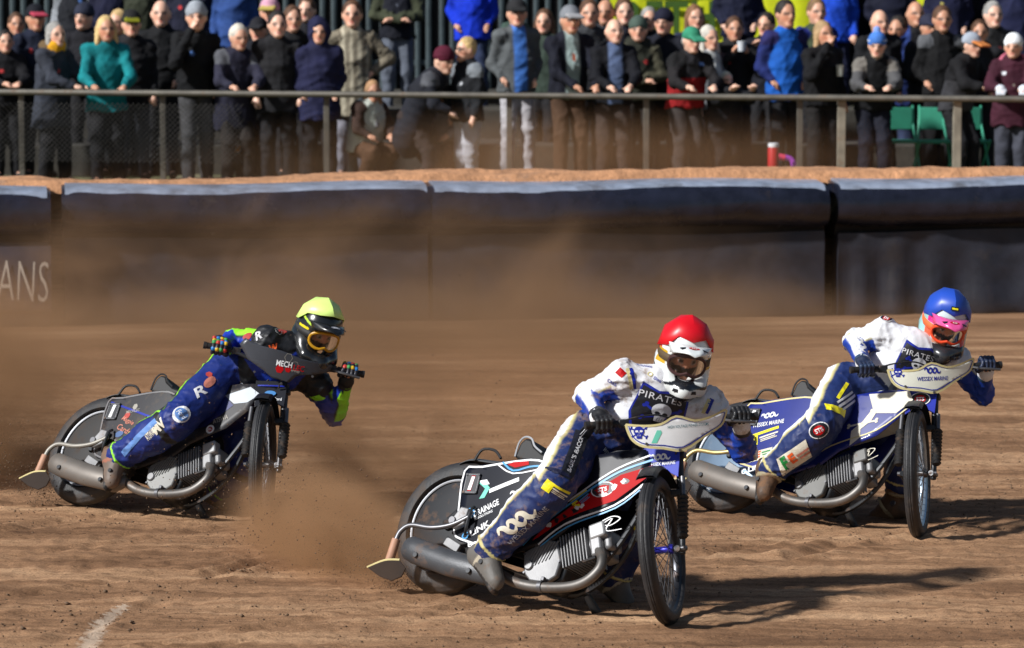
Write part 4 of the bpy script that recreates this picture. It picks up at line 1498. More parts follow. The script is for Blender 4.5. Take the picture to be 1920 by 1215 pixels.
    for w in bm.verts:
        if lowz(w.co) - .30 < w.co.z < lowz(w.co) + .06:
            w.co.z = lowz(w.co)
            w.co.x *= 1.02
    bmesh.ops.delete(bm, geom=[w for w in bm.verts if w.co.z < lowz(w.co) - .15], context='VERTS')
    vs = [hp(-.012 + .150 * w.co.x, .126 * w.co.y, .014 + .152 * w.co.z) for w in bm.verts]
    bm.verts.index_update()
    fs = [tuple(w.index for w in f.verts) for f in bm.faces]
    bm.free()
    mb = MB().add(vs, fs)
    cvr = mb.build('helmet_cover', mat('cover ' + st['key'], st['cover'], .38, var=.08, dirt=.08, dscale=30, spec=.5), hm, smooth=True, sharp=28)
    sv = cvr.modifiers.new('thick', 'SOLIDIFY')
    sv.thickness = .003
    # peak
    vs, fs = [], []
    nu, nv = 13, 6
    for i in range(nu):
        for j in range(nv):
            u, w = (i / (nu - 1)) * 2 - 1, j / (nv - 1)
            a = u * R(62)
            x = .142 * math.cos(a) + .002 + w * (.100 - .060 * u * u)
            y = .126 * math.sin(a) * (1 - .14 * w)
            z = .046 + .030 * math.cos(a) + w * (-.012 - .030 * u * u) + .010 * math.sin(w * math.pi) - .014 * math.exp(-(u / .16) ** 2) * w
            vs.append(hp(x, y, z))
            if i and j:
                q = i * nv + j
                fs.append((q - nv - 1, q - 1, q, q - nv))
    pk = MB().add(vs, fs).build('helmet_peak', mat('peak ' + st['key'], st['peak'], .25, var=.1, dirt=.2, dscale=30, coat=.5), hm, sharp=30)
    pk.modifiers.new('thick', 'SOLIDIFY').thickness = .004
    pkf = lambda u, v: hp(.150 + v * .55 + .02 - .35 * u * u * 10 * .12, u, .0785 - v * .16 - u * u * 2.4 + .006)
    for u0 in (-.055, .055):
        decal('peak_vent', mv(poly2d([(-.016, -.012), (.016, -.008), (.012, .016), (-.010, .012)]), (u0, .035)), pkf, BLACKP, pk)
    decal('peak_badge', disc2d(.028, .016, 20, (0, .04)), pkf, st.get('badge', REDP), pk)
    decal('peak_lettering', mv(text2d('STS', .02), (0, .04), (.013, .016)), lambda u, v: pkf(u, v) + hu * .0015 + hf * .0012, WHITE, pk)
    # goggles
    outl = []
    for i in range(28):
        a = 2 * math.pi * i / 28
        y = .088 * math.copysign(abs(math.cos(a)) ** .75, math.cos(a))
        z = .050 * math.copysign(abs(math.sin(a)) ** .8, math.sin(a)) - .032
        if z < -.03: z += .016 * math.exp(-(y / .022) ** 2)
        outl.append((y, z))
    lens = lambda y, z: hp(.030 + math.sqrt(max(0, .106 ** 2 - y * y * .9)) - .5 * (z + .03) ** 2, y, z)
    gf = MB().tube([lens(y, z) for y, z in outl], .0085, 8, closed=True).build('goggles', mat('goggle frame ' + st['key'], st['goggle'], .4, dirt=.1), hm)
    v, f = poly2d([(y, z) for y, z in outl])
    bm = bmesh.new()
    bv_ = [bm.verts.new((a, c_, 0)) for a, c_ in v]
    for q in f:
        bm.faces.new([bv_[i] for i in q])
    for _ in range(3):
        bmesh.ops.subdivide_edges(bm, edges=[e for e in bm.edges if e.calc_length() > .015], cuts=1)
        bmesh.ops.triangulate(bm, faces=bm.faces)
    for w in bm.verts:
        w.co = Vector(lens(w.co.x, w.co.y) + hf * .002)
    bmesh.ops.recalc_face_normals(bm, faces=bm.faces)
    lm_ = bpy.data.meshes.new('lens')
    bm.to_mesh(lm_)
    bm.free()
    link_mesh('lens', lm_, lens_mat(), gf)
    band = [hp(-.012 + .152 * math.cos(a),   .128 * math.sin(a), -.016) for a in np.linspace(R(42), R(318), 40)]
    sb = MB()
    vs, fs = [], []
    for i, p in enumerate(band):
        vs += [p + hu * .019, p - hu * .019]
        if i: fs.append((2 * i - 2, 2 * i - 1, 2 * i + 1, 2 * i))
    sb.add(vs, fs).build('goggle_strap', mat('goggle strap ' + st['key'], st['strap'], .7), gf).modifiers.new('thick', 'SOLIDIFY').thickness = .003
    for y, z, w_ in ((-.045, -.142, .014), (.0, -.136, .016), (.045, -.142, .014)):
        decal('chin_vent', mv(poly2d([(-1, -.5), (1, -.5), (.7, .5), (-.7, .5)]), (y, z), (w_, .016)), lambda u, v: hp(.1925 - 5.5 * u * u - .08 * abs(v + .15), u, v), BLACKP, hm)
    # for marks laid on the suit
    bvh = BVHTree.FromPolygons([tuple(w.co) for w in sm_.vertices], [tuple(p.vertices) for p in sm_.polygons])

    def on_suit(name, p2, a_px, b_px, h, m, off=.0028):
        o, d = pose.ray(*a_px)
        ha = bvh.ray_cast(Vector(o), Vector(d))
        o2, d2 = pose.ray(*b_px)
        hb = bvh.ray_cast(Vector(o2), Vector(d2))
        if ha[0] is None or hb[0] is None:
            print('MISS', name, st['key'], a_px, b_px)
            return None
        a, b_ = np.array(ha[0]), np.array(hb[0])
        nn = unit(-unit(d) * .8 + unit(np.array(ha[1])) * .6 + unit(np.array(hb[1])) * .6)
        u = b_ - a
        w = np.linalg.norm(u)
        u = unit(u - nn * (u @ nn))
        vd = np.cross(nn, u)
        c = (a + b_) / 2
        v, f = p2
        ext = np.ptp(v[:, 0])
        v, f = densify((np.stack([v[:, 0] * w / ext, v[:, 1] * h], -1), f), .016)
        pts = []
        for x, y in v:
            q = c + u * x + vd * y
            hit = bvh.ray_cast(Vector(q + nn * .15), Vector(-nn))
            if hit[0] is None or (np.array(hit[0]) - q) @ nn < -.10:
                pts.append(q - nn * .03)
            else:
                pts.append(np.array(hit[0]) + nn * off)
        me = bpy.data.meshes.new(name)
        me.from_pydata([tuple(map(float, p)) for p in pts], [], f)
        return link_mesh(name, me, m, suit, smooth=False)
    st['on_suit'] = on_suit
    return body


def lens_mat():
    if 'goggle lens' in MATS: return MATS['goggle lens']
    m = bpy.data.materials.new('goggle lens')
    MATS['goggle lens'] = m
    m.use_nodes = True
    nt = m.node_tree
    nt.nodes.clear()
    o = nt.nodes.new('ShaderNodeOutputMaterial')
    mx = nt.nodes.new('ShaderNodeMixShader')
    t = nt.nodes.new('ShaderNodeBsdfTransparent')
    t.inputs[0].default_value = (.92, .86, .84, 1)
    g = nt.nodes.new('ShaderNodeBsdfGlossy')
    g.inputs['Roughness'].default_value = .08
    fr = nt.nodes.new('ShaderNodeFresnel')
    fr.inputs[0].default_value = 1.6
    nt.links.new(fr.outputs[0], mx.inputs[0])
    nt.links.new(t.outputs[0], mx.inputs[1])
    nt.links.new(g.outputs[0], mx.inputs[2])
    nt.links.new(mx.outputs[0], o.inputs[0])
    return m
# ------------------------------------------------------------------ the three bikes and riders
POSE = {'F': Pose(-.368, 16.858, -.667, .44, -1.27), 'L': Pose(-2.464, 19.759, -.654, .547, -1.06), 'R': Pose(1.138, 19.497, -.740, .517, -1.16)}
JOINT = {
    'F': dict(hR=(0.931, -0.290, 0.843), hL=(1.34, .19, 1.085), shR=(.868, -.15, 1.12), shL=(1.125, .22, 1.14), elR=(0.699, -0.160, 1.018), elL=(1.247, .42, .993), head=(1.058, .015, 1.329), neck=(1.015, .04, 1.15), pel=(.69, .02, .80), knR=(.766, -.31, .528), anR=(.435, -.25, .165), toeR=(.545, -.26, .035), knL=(.90, .23, .58), anL=(.76, .33, .26), toeL=(.84, .37, .17)),
    'L': dict(hR=(0.908, -0.310, 0.903), hL=(1.411, .21, 1.049), shR=(1.065, -.13, 1.045), shL=(1.19, .24, .965), elR=(0.798, -0.100, 1.047), elL=(1.193, .46, .891), head=(1.255, .025, 1.212), neck=(1.15, .05, 1.045), pel=(.80, .02, .84), knR=(.807, -.31, .439), anR=(.415, -.25, .21), toeR=(.46, -.26, .065), knL=(.88, .22, .45), anL=(.70, .32, .29), toeL=(.80, .36, .22)),
    'R': dict(hR=(0.918, -0.300, 0.812), hL=(1.311, .20, 1.102), shR=(.83, -.14, 1.10), shL=(1.09, .22, 1.12), elR=(0.680, -0.160, 1.029), elL=(1.165, .44, 1.029), head=(1.086, .022, 1.277), neck=(1.03, .04, 1.095), pel=(.64, .02, .78), knR=(.764, -.31, .459), anR=(.48, -.25, .18), toeR=(.50, -.26, .045), knL=(.93, .27, .55), anL=(.86, .40, .30), toeL=(.76, .40, .215)),
}
MASK = [((a - 1257) / 392, -(b - 796) / 392) for a, b in [(1160, 796), (1190, 799), (1222, 797), (1250, 785), (1285, 794), (1318, 790), (1352, 780), (1350, 792), (1340, 806), (1305, 822), (1262, 843), (1225, 838), (1190, 834), (1172, 824), (1164, 810)]]
MASK_L = [((a - 531) / 345, -(b - 678) / 345) for a, b in [(440, 664), (448, 652), (480, 660), (520, 662), (560, 670), (600, 672), (622, 672), (618, 684), (590, 693), (556, 700), (544, 715), (510, 712), (492, 702), (460, 688)]]
RIMD = mat('dark rim', (.03, .032, .04), .3, .6, dirt=.3)
CFG = {
    'F': dict(label='black speedway bike with white handlebar shield and red side flashes, nearest the camera', panel=mat('navy black panel', lin(12, 15, 27), .42, dirt=.12, dscale=12, spec=.3), tank=mat('tank dark', lin(18, 20, 30), .4, dirt=.25), trim=WHITE,
              front=mat('blue panel', lin(18, 44, 168), .35, dirt=.12, coat=.3), mask=mat('white shield', (.80, .82, .83), .35, dirt=.08), mask_edge=GOLDP, hub=mat('blue hub', lin(50, 50, 160), .3, .5), rim=RIMD, fork=DKMET,
              disc=mat('black disc', (.010, .011, .014), .5, dirt=.4, spec=.3), case=ALLOY, rocker=mat('pale rocker', (.38, .385, .39), .45, .4), defl=STEEL, filler=(1190, 862), mask_shape=MASK, rednum=True, piping=mat('grey piping', (.35, .36, .38), .5, dirt=.3)),
    'L': dict(label='dusty dark grey speedway bike with black handlebar shield, left of the other two', panel=mat('dusty grey panel', lin(38, 37, 41), .5, dirt=.48, dscale=8, dirtcol=lin(96, 80, 66)), tank=mat('tank blue', lin(24, 34, 96), .4, dirt=.35), trim=mat('grey trim', lin(110, 108, 110), .5, dirt=.4),
              front=mat('black panel', lin(24, 26, 34), .4, dirt=.25), mask=mat('black shield', lin(58, 60, 66), .34, dirt=.12), mask_edge=None, hub=DKMET, rim=RIMD, fork=mat('fork dark', (.08, .08, .085), .35, .6, dirt=.3), chrome=True,
              disc=mat('dusty disc', lin(32, 30, 29), .6, dirt=.5, dirtcol=lin(66, 54, 45)), case=mat('grey case', lin(130, 130, 128), .5, .4, dirt=.3), rocker=mat('pale rocker'), defl=mat('pale tube', lin(140, 136, 128), .5, .3, dirt=.4), muff=mat('grey muffler', lin(112, 106, 100), .5, .4, dirt=.4), filler=(474, 728), mask_shape=MASK_L),
    'R': dict(label='blue speedway bike with cream handlebar shield, farthest right', panel=mat('royal panel', lin(24, 38, 120), .4, dirt=.2, dscale=10, coat=.2), tank=mat('cream tank', lin(206, 210, 196), .4, dirt=.2), trim=GOLDP,
              front=mat('royal front', lin(30, 44, 150), .35, dirt=.12), mask=mat('cream shield', lin(226, 228, 214), .4, dirt=.08), mask_edge=GOLDP, hub=DKMET, rim=mat('bright rim', lin(150, 170, 190), .25, .7, dirt=.2), fork=DKMET,
              disc=mat('pale disc', lin(120, 140, 160), .3, .6, dirt=.25), case=mat('dull case', lin(104, 104, 102), .5, .5, dirt=.35), rocker=mat('dull case'), defl=mat('brass tube', lin(178, 160, 110), .4, .6, dirt=.2), muff=mat('grey muffler'), filler=(1672, 738), mask_shape=MASK),
}
WH, BL, GO, NV = (.74, .75, .78), lin(24, 58, 150), lin(190, 180, 120), lin(18, 24, 70)
BLD = lin(26, 43, 92)
BK, NG, RB = (.012, .013, .016), lin(150, 232, 48), lin(20, 52, 158)


def pirate_suit():
    def torso(v, p): return np.tile(np.array(WH), (len(v), 1))
    arm = lambda h, up: striped(BL, WH, GO, up + V(-.25, h * .2, .1), -.05, .13)
    fore = lambda h, up: striped(BL, WH if h < 0 else None, None, V(.2, h * 1.0, .1), .86, .1, [(.0, .07, GO)])
    leg = lambda h, up: striped(BLD, WH, GO, V(-.75, h * .25, .45), .72, .13)
    return dict(torso=torso, leg=BL, waist=BLD, collar=NV, yoke=WH, arm=arm, fore=fore, elbow=BL, cuff=WH, thigh=leg, knee=leg, shin=leg, hem=GO)


def neon_suit():
    arm = lambda h, up: striped(RB, NG, BK, up + V(.9, h * .3, -.4), .86, .16, [(.0, .10, BK)])
    fore = lambda h, up: striped(RB, NG, BK, V(.3, h * .5, -.5), .70, .16)
    leg = lambda h, up: striped(lin(22, 42, 112), NG, BK, V(-.75, h * .25, .45), .86, .10)
    knee = lambda h, up: striped(BK, None, None, tfun=[(0.0, .12, NG), (.86, 1.0, NG)])
    return dict(torso=striped(lin(24, 54, 160), NG, BK, (.3, .9, .2), .72, .2), leg=RB, waist=BK, collar=BK, yoke=BK, arm=arm, fore=fore, elbow=RB, cuff=BK, thigh=leg, knee=knee, shin=leg, hem=NG)


def shell_f(q):
    c = np.tile(np.array([.72, .75, .74]), (len(q), 1))
    x, y, z = q[:, 0], q[:, 1], q[:, 2]
    c[np.abs(z + .075 + (x - .1) * .5 + np.abs(y) * .35) < .006] = BK
    c[z < -.172] = BK
    c[(np.abs(y) > .10) & (z > -.02) & (x < .03)] = lin(190, 20, 30)
    c[(np.abs(y) > .098) & (np.abs(z + .02) < .035) & (x > .0)] = lin(190, 150, 30)
    return c


def shell_l(q):
    c = np.tile(np.array([.010, .011, .012]), (len(q), 1))
    x, y, z = q[:, 0], q[:, 1], q[:, 2]
    c[np.abs(z - .05 + (x - .05) * .35) < .006] = lin(180, 215, 60)
    c[(np.abs(y) > .10) & (np.abs(z + .005) < .022) & (x > .0)] = lin(222, 205, 20)
    c[(x < -.06)] = lin(60, 66, 24)
    return c


def shell_r(q):
    c = np.tile(np.array([.55, .66, .68]), (len(q), 1))
    x, y, z = q[:, 0], q[:, 1], q[:, 2]
    c[(z > .005) & (z < .05)] = lin(226, 40, 130)
    c[(np.abs(y) > .085) & (z < .0) & (z > -.10)] = lin(226, 84, 50)
    c[(np.abs(y) > .115)] = lin(150, 190, 190)
    c[(z < -.095) & (x > .04)] = (.03, .03, .034)
    return c


STY = {
    'F': dict(key='f', label='rider in red helmet cover and blue and white mud-spattered race suit on the nearest bike', face=(.10, -.97, -.20), headup=(.16, .10, .98), suit=pirate_suit(), seed=4, dirt=.50, boot=lin(96, 92, 87), boottrim=lin(176, 166, 146), glove=((.012, .012, .014), (.03, .03, .035), (.02, .02, .022)), shell=shell_f, chin=(.012, .012, .014), cover=lin(205, 14, 30), peak=(.72, .76, .76), goggle=(.05, .02, .02), strap=(.08, .05, .02)),
    'L': dict(key='l', label='rider in yellow-green helmet cover and blue suit with neon green trim, leaning low', face=(.40, -.88, -.26), headup=(.20, .10, .97), suit=neon_suit(), seed=9, dirt=.30, boot=lin(104, 90, 80), bootdirt=.6, boottrim=lin(150, 96, 76), glove=((.02, .02, .03), (.02, .02, .03), [lin(210, 170, 30), lin(40, 120, 190), lin(190, 50, 40), lin(60, 150, 80)]), shell=shell_l, chin=(.012, .012, .012), cover=lin(208, 238, 130), coverlow=58, peak=(.012, .013, .014), goggle=lin(190, 140, 20), strap=(.02, .02, .02), helmdirt=.05, badge=mat('silver badge', (.5, .5, .55), .3, .5)),
    'R': dict(key='r', label='rider in blue helmet cover and clean blue and white race suit on the blue bike', face=(.04, -.93, -.36), headup=(.20, -.25, .93), suit=pirate_suit(), seed=14, dirt=.26, boot=lin(74, 56, 42), boottrim=lin(160, 150, 120), bootdirt=.7, lcut=.50, glove=((.015, .025, .06), (.02, .05, .10), (.02, .04, .09)), shell=shell_r, chin=(.02, .02, .022), cover=lin(34, 74, 176), peak=lin(224, 84, 150), goggle=lin(226, 74, 36), strap=lin(230, 100, 50)),
}
for k in 'FLR':
    CFG[k]['hR'], CFG[k]['hL'] = JOINT[k]['hR'], JOINT[k]['hL']
    make_bike(POSE[k], CFG[k])
    STY[k]['frame'] = CFG[k]['frame']
    make_rider(POSE[k], JOINT[k], STY[k])
# ------------------------------------------------------------------ lettering and emblems on bikes and suits
rect = lambda w=1.0, h=1.0, sk=0.0: poly2d([(-w / 2 - sk, -h / 2), (w / 2 - sk, -h / 2), (w / 2 + sk, h / 2), (-w / 2 + sk, h / 2)])
SUITW = mat('suit print white', (.62, .62, .64), .6, dirt=.2)
SUITG = mat('suit print grey', (.30, .30, .33), .6, dirt=.2)
CREAM = mat('cream print', lin(214, 208, 190), .6, dirt=.2)
PINKP = mat('salmon print', lin(190, 118, 100), .6, dirt=.3)
ORNG = mat('orange print', lin(230, 96, 40), .5, dirt=.15)


def oval_badge(put, a, b_, h, ring=BLACKP, fill=REDP, word='STS'):
    """black ring with white line, red oval and lettering; put(name, shape, a, b, h, material, lift)"""
    put('badge_ring', disc2d(.5, .5, 28), a, b_, h, ring, .0046)
    put('badge_line', stroke2d([(.5 * math.cos(t), .5 * math.sin(t)) for t in np.linspace(0, 2 * math.pi, 25)], .05, 1), a, b_, h, WHITE, .0052)
    ac, bc = ((a[0] * .78 + b_[0] * .22), (a[1] * .78 + b_[1] * .22)), ((b_[0] * .78 + a[0] * .22), (b_[1] * .78 + a[1] * .22))
    put('badge_oval', disc2d(.5, .5, 24), ac, bc, h * .62, fill, .0056)
    put('badge_lettering', text2d(word, .03), ((ac[0] * .85 + bc[0] * .15), (ac[1] * .85 + bc[1] * .15)), ((bc[0] * .85 + ac[0] * .15), (bc[1] * .85 + ac[1] * .15)), h * .30, WHITE, .0064)


def bracket(put, a, b_, h, words=CREAM):
    put('yellow_bracket', join2d(poly2d([(-.5, -.5), (-.18, -.5), (-.18, .28), (.5, .28), (.5, .5), (-.5, .5)])), a, b_, h, YELP, .0046)
    mid = lambda t: (a[0] + (b_[0] - a[0]) * t, a[1] + (b_[1] - a[1]) * t)
    put('small_lettering', join2d(rect(1, .22), mv(rect(.8, .14), (-.05, -.34)), mv(rect(.9, .12), (.0, -.58))), mid(.38), mid(.98), h * .55, words, .0050)


# --- nearest bike
P_, C_ = POSE['F'], CFG['F']
putF = lambda n, s, a, b_, h, m, o=.0052: on_panel(P_, C_, n, s, a, b_, h, m, o)
pf = C_['pf']
pan = C_['panel_ob']
band = [(1.127, .728), (1.125, .675), (.988, .533), (.752, .412), (.625, .300), (.60, .283), (.661, .371), (.829, .534), (.976, .659)]
decal('red_flash', poly2d(band), lambda x, z: pf(x, z, .0046), REDP, pan)
rsf = random.Random(5)
bl = []
for i in range(16):
    t = rsf.random()
    cx2, cz2 = np.interp(t, [0, .5, 1], [.66, .85, 1.08]), np.interp(t, [0, .5, 1], [.355, .505, .69])
    pts = [(cx2 + rsf.uniform(.006, .022) * math.cos(a) + rsf.uniform(-.004, .004), cz2 + rsf.uniform(.006, .02) * math.sin(a)) for a in np.linspace(0, 2 * math.pi, 9)[:-1]]
    bl.append(poly2d(pts))
decal('flash_blotches', join2d(*bl[:9]), lambda x, z: pf(x, z, .0054), BLACKP, pan)
decal('flash_blotches', join2d(*bl[9:]), lambda x, z: pf(x, z, .0056), WHITE, pan)
decal('panel_stripe', stroke2d([(.555, .255), (.655, .385), (.823, .548), (.965, .672), (1.12, .755)], .010, 4), lambda x, z: pf(x, z, .0058), BLUEP, pan)
decal('panel_stripe', stroke2d([(.55, .272), (.645, .400), (.813, .562), (.955, .690), (1.10, .775)], .009, 4), lambda x, z: pf(x, z, .0062), WHITE, pan)
decal('panel_stripe', stroke2d([(.64, .268), (.76, .385), (.99, .508), (1.118, .64)], .009, 4), lambda x, z: pf(x, z, .0060), WHITE, pan)
decal('panel_stripe', stroke2d([(.655, .262), (.775, .372), (1.0, .496), (1.10, .60)], .007, 4), lambda x, z: pf(x, z, .0064), BLUEP, pan)
decal('seat_flash', poly2d([(.335, .640), (.365, .655), (.455, .668), (.462, .650), (.385, .628)]), lambda x, z: pf(x, z, .0048), REDP, pan)
decal('seat_flash_line', stroke2d([(.30, .650), (.38, .612), (.47, .640), (.54, .652)], .009, 3), lambda x, z: pf(x, z, .0054), BLUEP, pan)
decal('seat_flash_line', stroke2d([(.27, .638), (.385, .598), (.54, .636)], .007, 3), lambda x, z: pf(x, z, .0056), WHITE, pan)
putF('chevron_mark', join2d(poly2d([(-.5, .5), (.0, .5), (.5, .05), (.1, -.5), (-.35, -.5), (.1, .05)])), (899, 922), (922, 918), .085, TEALP)
putF('chevron_top', poly2d([(-.5, .5), (.2, .5), (.5, -.1), (-.05, -.1)]), (899, 911), (922, 908), .045, WHITE, .0058)
putF('sponsor_strip', rect(1, 1), (921, 923), (978, 901), .021, WHITE)
putF('sponsor_lettering', text2d('HIGH VOLTAGE POWER SYSTEMS', 0, 0, 1.05), (923, 922), (976, 902), .010, mat('pale grey print', (.45, .5, .52), .5), .0062)
putF('wave_emblem', wave_logo(), (962, 930), (1003, 921), .062, WHITE)
putF('sponsor_lettering', text2d('WESSEX', .01), (954, 947), (992, 936), .018, WHITE)
putF('sponsor_disc', disc2d(.5, .5, 22), (866, 970), (893, 961), .062, BLUEP)
putF('sponsor_initial', text2d('D', .05), (872, 969), (890, 962), .046, WHITE, .0060)
putF('sponsor_lettering', text2d('DRAINAGE', .02), (891, 966), (940, 943), .033, WHITE)
putF('sponsor_lettering', text2d('RESOLUTIONS', .02), (893, 975), (928, 960), .013, WHITE)
putF('sponsor_lettering', text2d('LINK', .03), (884, 1002), (922, 982), .032, WHITE)
putF('sponsor_ring', stroke2d([(.45 * math.cos(t), .45 * math.sin(t)) for t in np.linspace(.6, 6.0, 14)], .22, 1), (867, 1008), (881, 1002), .032, BLUEP)
putF('sponsor_lettering', text2d('Bo', .03), (879, 1023), (897, 1017), .028, WHITE)
oval_badge(putF, (1108, 922), (1148, 911), .072)
bracket(putF, (1076, 950), (1104, 925), .06, BLUEP)
putF('script_initial', stroke2d([(-.5, .2), (.1, .5), (.45, .25), (.0, -.1), (-.3, .1), (.1, .35), (-.2, -.4), (.5, -.5)], .06, 5), (1120, 985), (1160, 975), .07, WHITE)
mF = lambda px, py: ((px - 1257) / 392, -(py - 796) / 392)


def on_mask(cfg, name, p2, c, w, h, m, lift=.0044, rot=0.0):
    v, f = mv(p2, c, (w / np.ptp(p2[0][:, 0]), h), rot)
    return decal(name, (v, f), lambda u, z: cfg['mf'](u, z, lift), m, cfg['shield'])


sk, bo, hole = skull()
on_mask(C_, 'skull_bones', bo, mF(1182, 811), .080, .062, NAVYP)
on_mask(C_, 'skull_emblem', sk, mF(1182, 811), .046, .070, NAVYP, .0062)
on_mask(C_, 'skull_face', hole, mF(1182, 809), .034, .055, WHITE, .0068)
on_mask(C_, 'mint_chevron', poly2d([(-.5, -.5), (.0, -.5), (.5, .3), (.4, .5), (.05, .5)]), mF(1213, 818), .05, .055, TEALP)
on_mask(C_, 'sponsor_lettering', text2d('HIGH VOLTAGE POWER SYSTEMS', .004, 0, 1.05), mF(1274, 802), .205, .0125, mat('teal print', lin(70, 120, 130), .5), rot=.02)


def on_front(cfg, name, p2, c, w, h, m, lift=.0056):
    v, f = mv(p2, c, (w / np.ptp(p2[0][:, 0]), h))
    return decal(name, (v, f), lambda y, z: cfg['fp'](y, z, lift), m, cfg['front_panel'])


on_front(C_, 'wave_emblem', wave_logo(), (0, .795), .095, .06, WHITE)
on_front(C_, 'sponsor_lettering', text2d('WESSEX MARINE', .012), (0, .762), .135, .017, WHITE)

sF = STY['F']['on_suit']
sF('wave_emblem', wave_logo(), (938, 1004), (1002, 952), .13, CREAM)
sF('sponsor_lettering', text2d('WESSEX MARINE', .01, 0, 1.08), (955, 1020), (1026, 952), .028, SUITG)
sF('knee_patch', rect(), (1020, 925), (1056, 942), .05, mat('patch navy', lin(30, 40, 90), .6))
bracket(lambda n, s, a, b_, h, m, o: sF(n, s, a, b_, h, m, o), (1020, 905), (1064, 932), .055)
sF('thigh_strip', rect(), (1062, 893), (1092, 812), .070, BLACKP)
sF('sponsor_lettering', text2d("BASIL'S BACON", .02), (1066, 884), (1090, 818), .022, SUITW, .0058)
for i in range(5):
    sF('knee_ridge', rect(), (1022 + i * 4, 885 + i * 2 - 8), (1058 + i * 3, 895 + i * 2 - 8), .011, mat('ridge blue', lin(14, 18, 50), .6), .0045)
shield = [(-.42, .42), (-.1, .34), (.22, .40), (.46, .30), (.5, -.2), (.40, -.5), (-.40, -.5), (-.5, -.2)]


def chest(on, a, b_, h):
    on('chest_shield', poly2d(shield), a, b_, h * 1.08, NAVYP, .0042)
    on('chest_shield', mv(poly2d(shield), (0, 0), .93), (a[0] * .97 + b_[0] * .03, a[1] * .97 + b_[1] * .03), (b_[0] * .97 + a[0] * .03, b_[1] * .97 + a[1] * .03), h * .98, BLACKP, .0050)
    L2 = lambda t, dy: (a[0] + (b_[0] - a[0]) * t + dy * (b_[1] - a[1]) * -.0, a[1] + (b_[1] - a[1]) * t + dy)
    k = (b_[0] - a[0])
    on('team_lettering', mv(text2d('PIRATES', .005, 0, 1.1)), L2(.12, -.20 * k), L2(.92, -.20 * k), h * .13, SUITW, .0060)
    on('chest_bones', bo, L2(.14, .12 * k), L2(.86, .12 * k), h * .42, NAVYP, .0060)
    on('chest_skull', sk, L2(.34, .10 * k), L2(.70, .10 * k), h * .50, SUITW, .0068)
    on('chest_skull_face', hole, L2(.40, .12 * k), L2(.64, .12 * k), h * .38, BLACKP, .0076)


chest(sF, (1186, 752), (1286, 778), .24)
sF('arm_patch', rect(), (1158, 694), (1170, 704), .035, REDP)
sF('arm_lettering', text2d('CARS', .02), (1140, 712), (1156, 722), .018, NAVYP)
sF('shoulder_lettering', text2d('TRETHOWANS', .01), (1192, 682), (1222, 688), .018, NAVYP)
sF('chest_ring', stroke2d([(.5 * math.cos(t), .5 * math.sin(t)) for t in np.linspace(0, 6.28, 14)], .22, 1), (1214, 700), (1224, 703), .022, GOLDP)
sF('chest_lettering', text2d('Direct', .02), (1226, 708), (1240, 716), .016, NAVYP)
for p, q in (((1176, 690), (1184, 730)), ((1330, 748), (1318, 775))):
    sF('shoulder_piping', rect(), p, q, .018, GOLDP, .0046)
    sF('shoulder_piping', rect(), (p[0] + 5, p[1]), (q[0] + 5, q[1]), .022, NAVYP, .0042)
bracket(lambda n, s, a, b_, h, m, o: sF(n, s, a, b_, h, m, o), (1186, 985), (1202, 980), .05)
sF('thigh_lettering', text2d('WESSEX MARINE', .01), (1133, 842), (1160, 880), .02, SUITW)

# --- blue bike on the right
P2, C2 = POSE['R'], CFG['R']
putR = lambda n, s, a, b_, h, m, o=.0052: on_panel(P2, C2, n, s, a, b_, h, m, o)
putR('wave_emblem', wave_logo(), (1430, 783), (1464, 777), .062, WHITE)
putR('sponsor_lettering', text2d('WESSEX MARINE', .012), (1413, 800), (1474, 792), .026, WHITE)
bracket(putR, (1404, 830), (1464, 812), .075)
putR('sponsor_plate', rect(1, 1, .1), (1396, 862), (1452, 850), .060, CREAM)
putR('sponsor_initial', text2d('F', .05, .15), (1403, 858), (1418, 855), .046, GRNP, .0058)
putR('sponsor_initial', text2d('E', .05, .15), (1418, 856), (1430, 853), .040, ORNG, .0058)
putR('sponsor_lettering', join2d(rect(1, .3), mv(rect(.8, .25), (0, -.5))), (1431, 851), (1448, 847), .03, GRNP, .0058)
putR('sponsor_lettering', text2d('LINK', .03), (1404, 882), (1442, 872), .030, WHITE)
putR('sponsor_ring', stroke2d([(.45 * math.cos(t), .45 * math.sin(t)) for t in np.linspace(.6, 6.0, 14)], .22, 1), (1391, 886), (1401, 883), .028, WHITE)
putR('white_flash', poly2d([(-.5, -.5), (-.3, .1), (.1, .2), (.5, .5), (.42, .2), (.2, -.05), (-.1, -.1), (-.2, -.45)]), (1585, 822), (1650, 770), .12, CREAM)
putR('skull_bones', bo, (1592, 812), (1640, 776), .10, CREAM, .0056)
pf2 = C2['pf']
decal('gold_line', stroke2d([(.62, .30), (.74, .41), (.98, .54), (1.12, .70)], .008, 4), lambda x, z: pf2(x, z, .0056), GOLDP, C2['panel_ob'])
decal('tank_flash', poly2d([(.86, .74), (1.09, .795), (1.13, .745), (1.06, .655), (.93, .635)]), lambda x, z: pf2(x, z, .0046), CREAM, C2['panel_ob'])
putR('script_initial', stroke2d([(-.5, .2), (.1, .5), (.45, .25), (.0, -.1), (-.3, .1), (.1, .35), (-.2, -.4), (.5, -.5)], .06, 5), (1612, 858), (1640, 842), .06, CREAM)
mR = lambda px, py: ((px - 1736) / 340, -(py - 696) / 340)
on_mask(C2, 'skull_bones', bo, mR(1669, 702), .07, .05, NAVYP)
on_mask(C2, 'skull_emblem', sk, mR(1669, 702), .042, .058, NAVYP, .0062)
on_mask(C2, 'skull_face', hole, mR(1669, 701), .03, .045, WHITE, .0068)
on_mask(C2, 'wave_emblem', wave_logo(), mR(1733, 699), .095, .06, NAVYP)
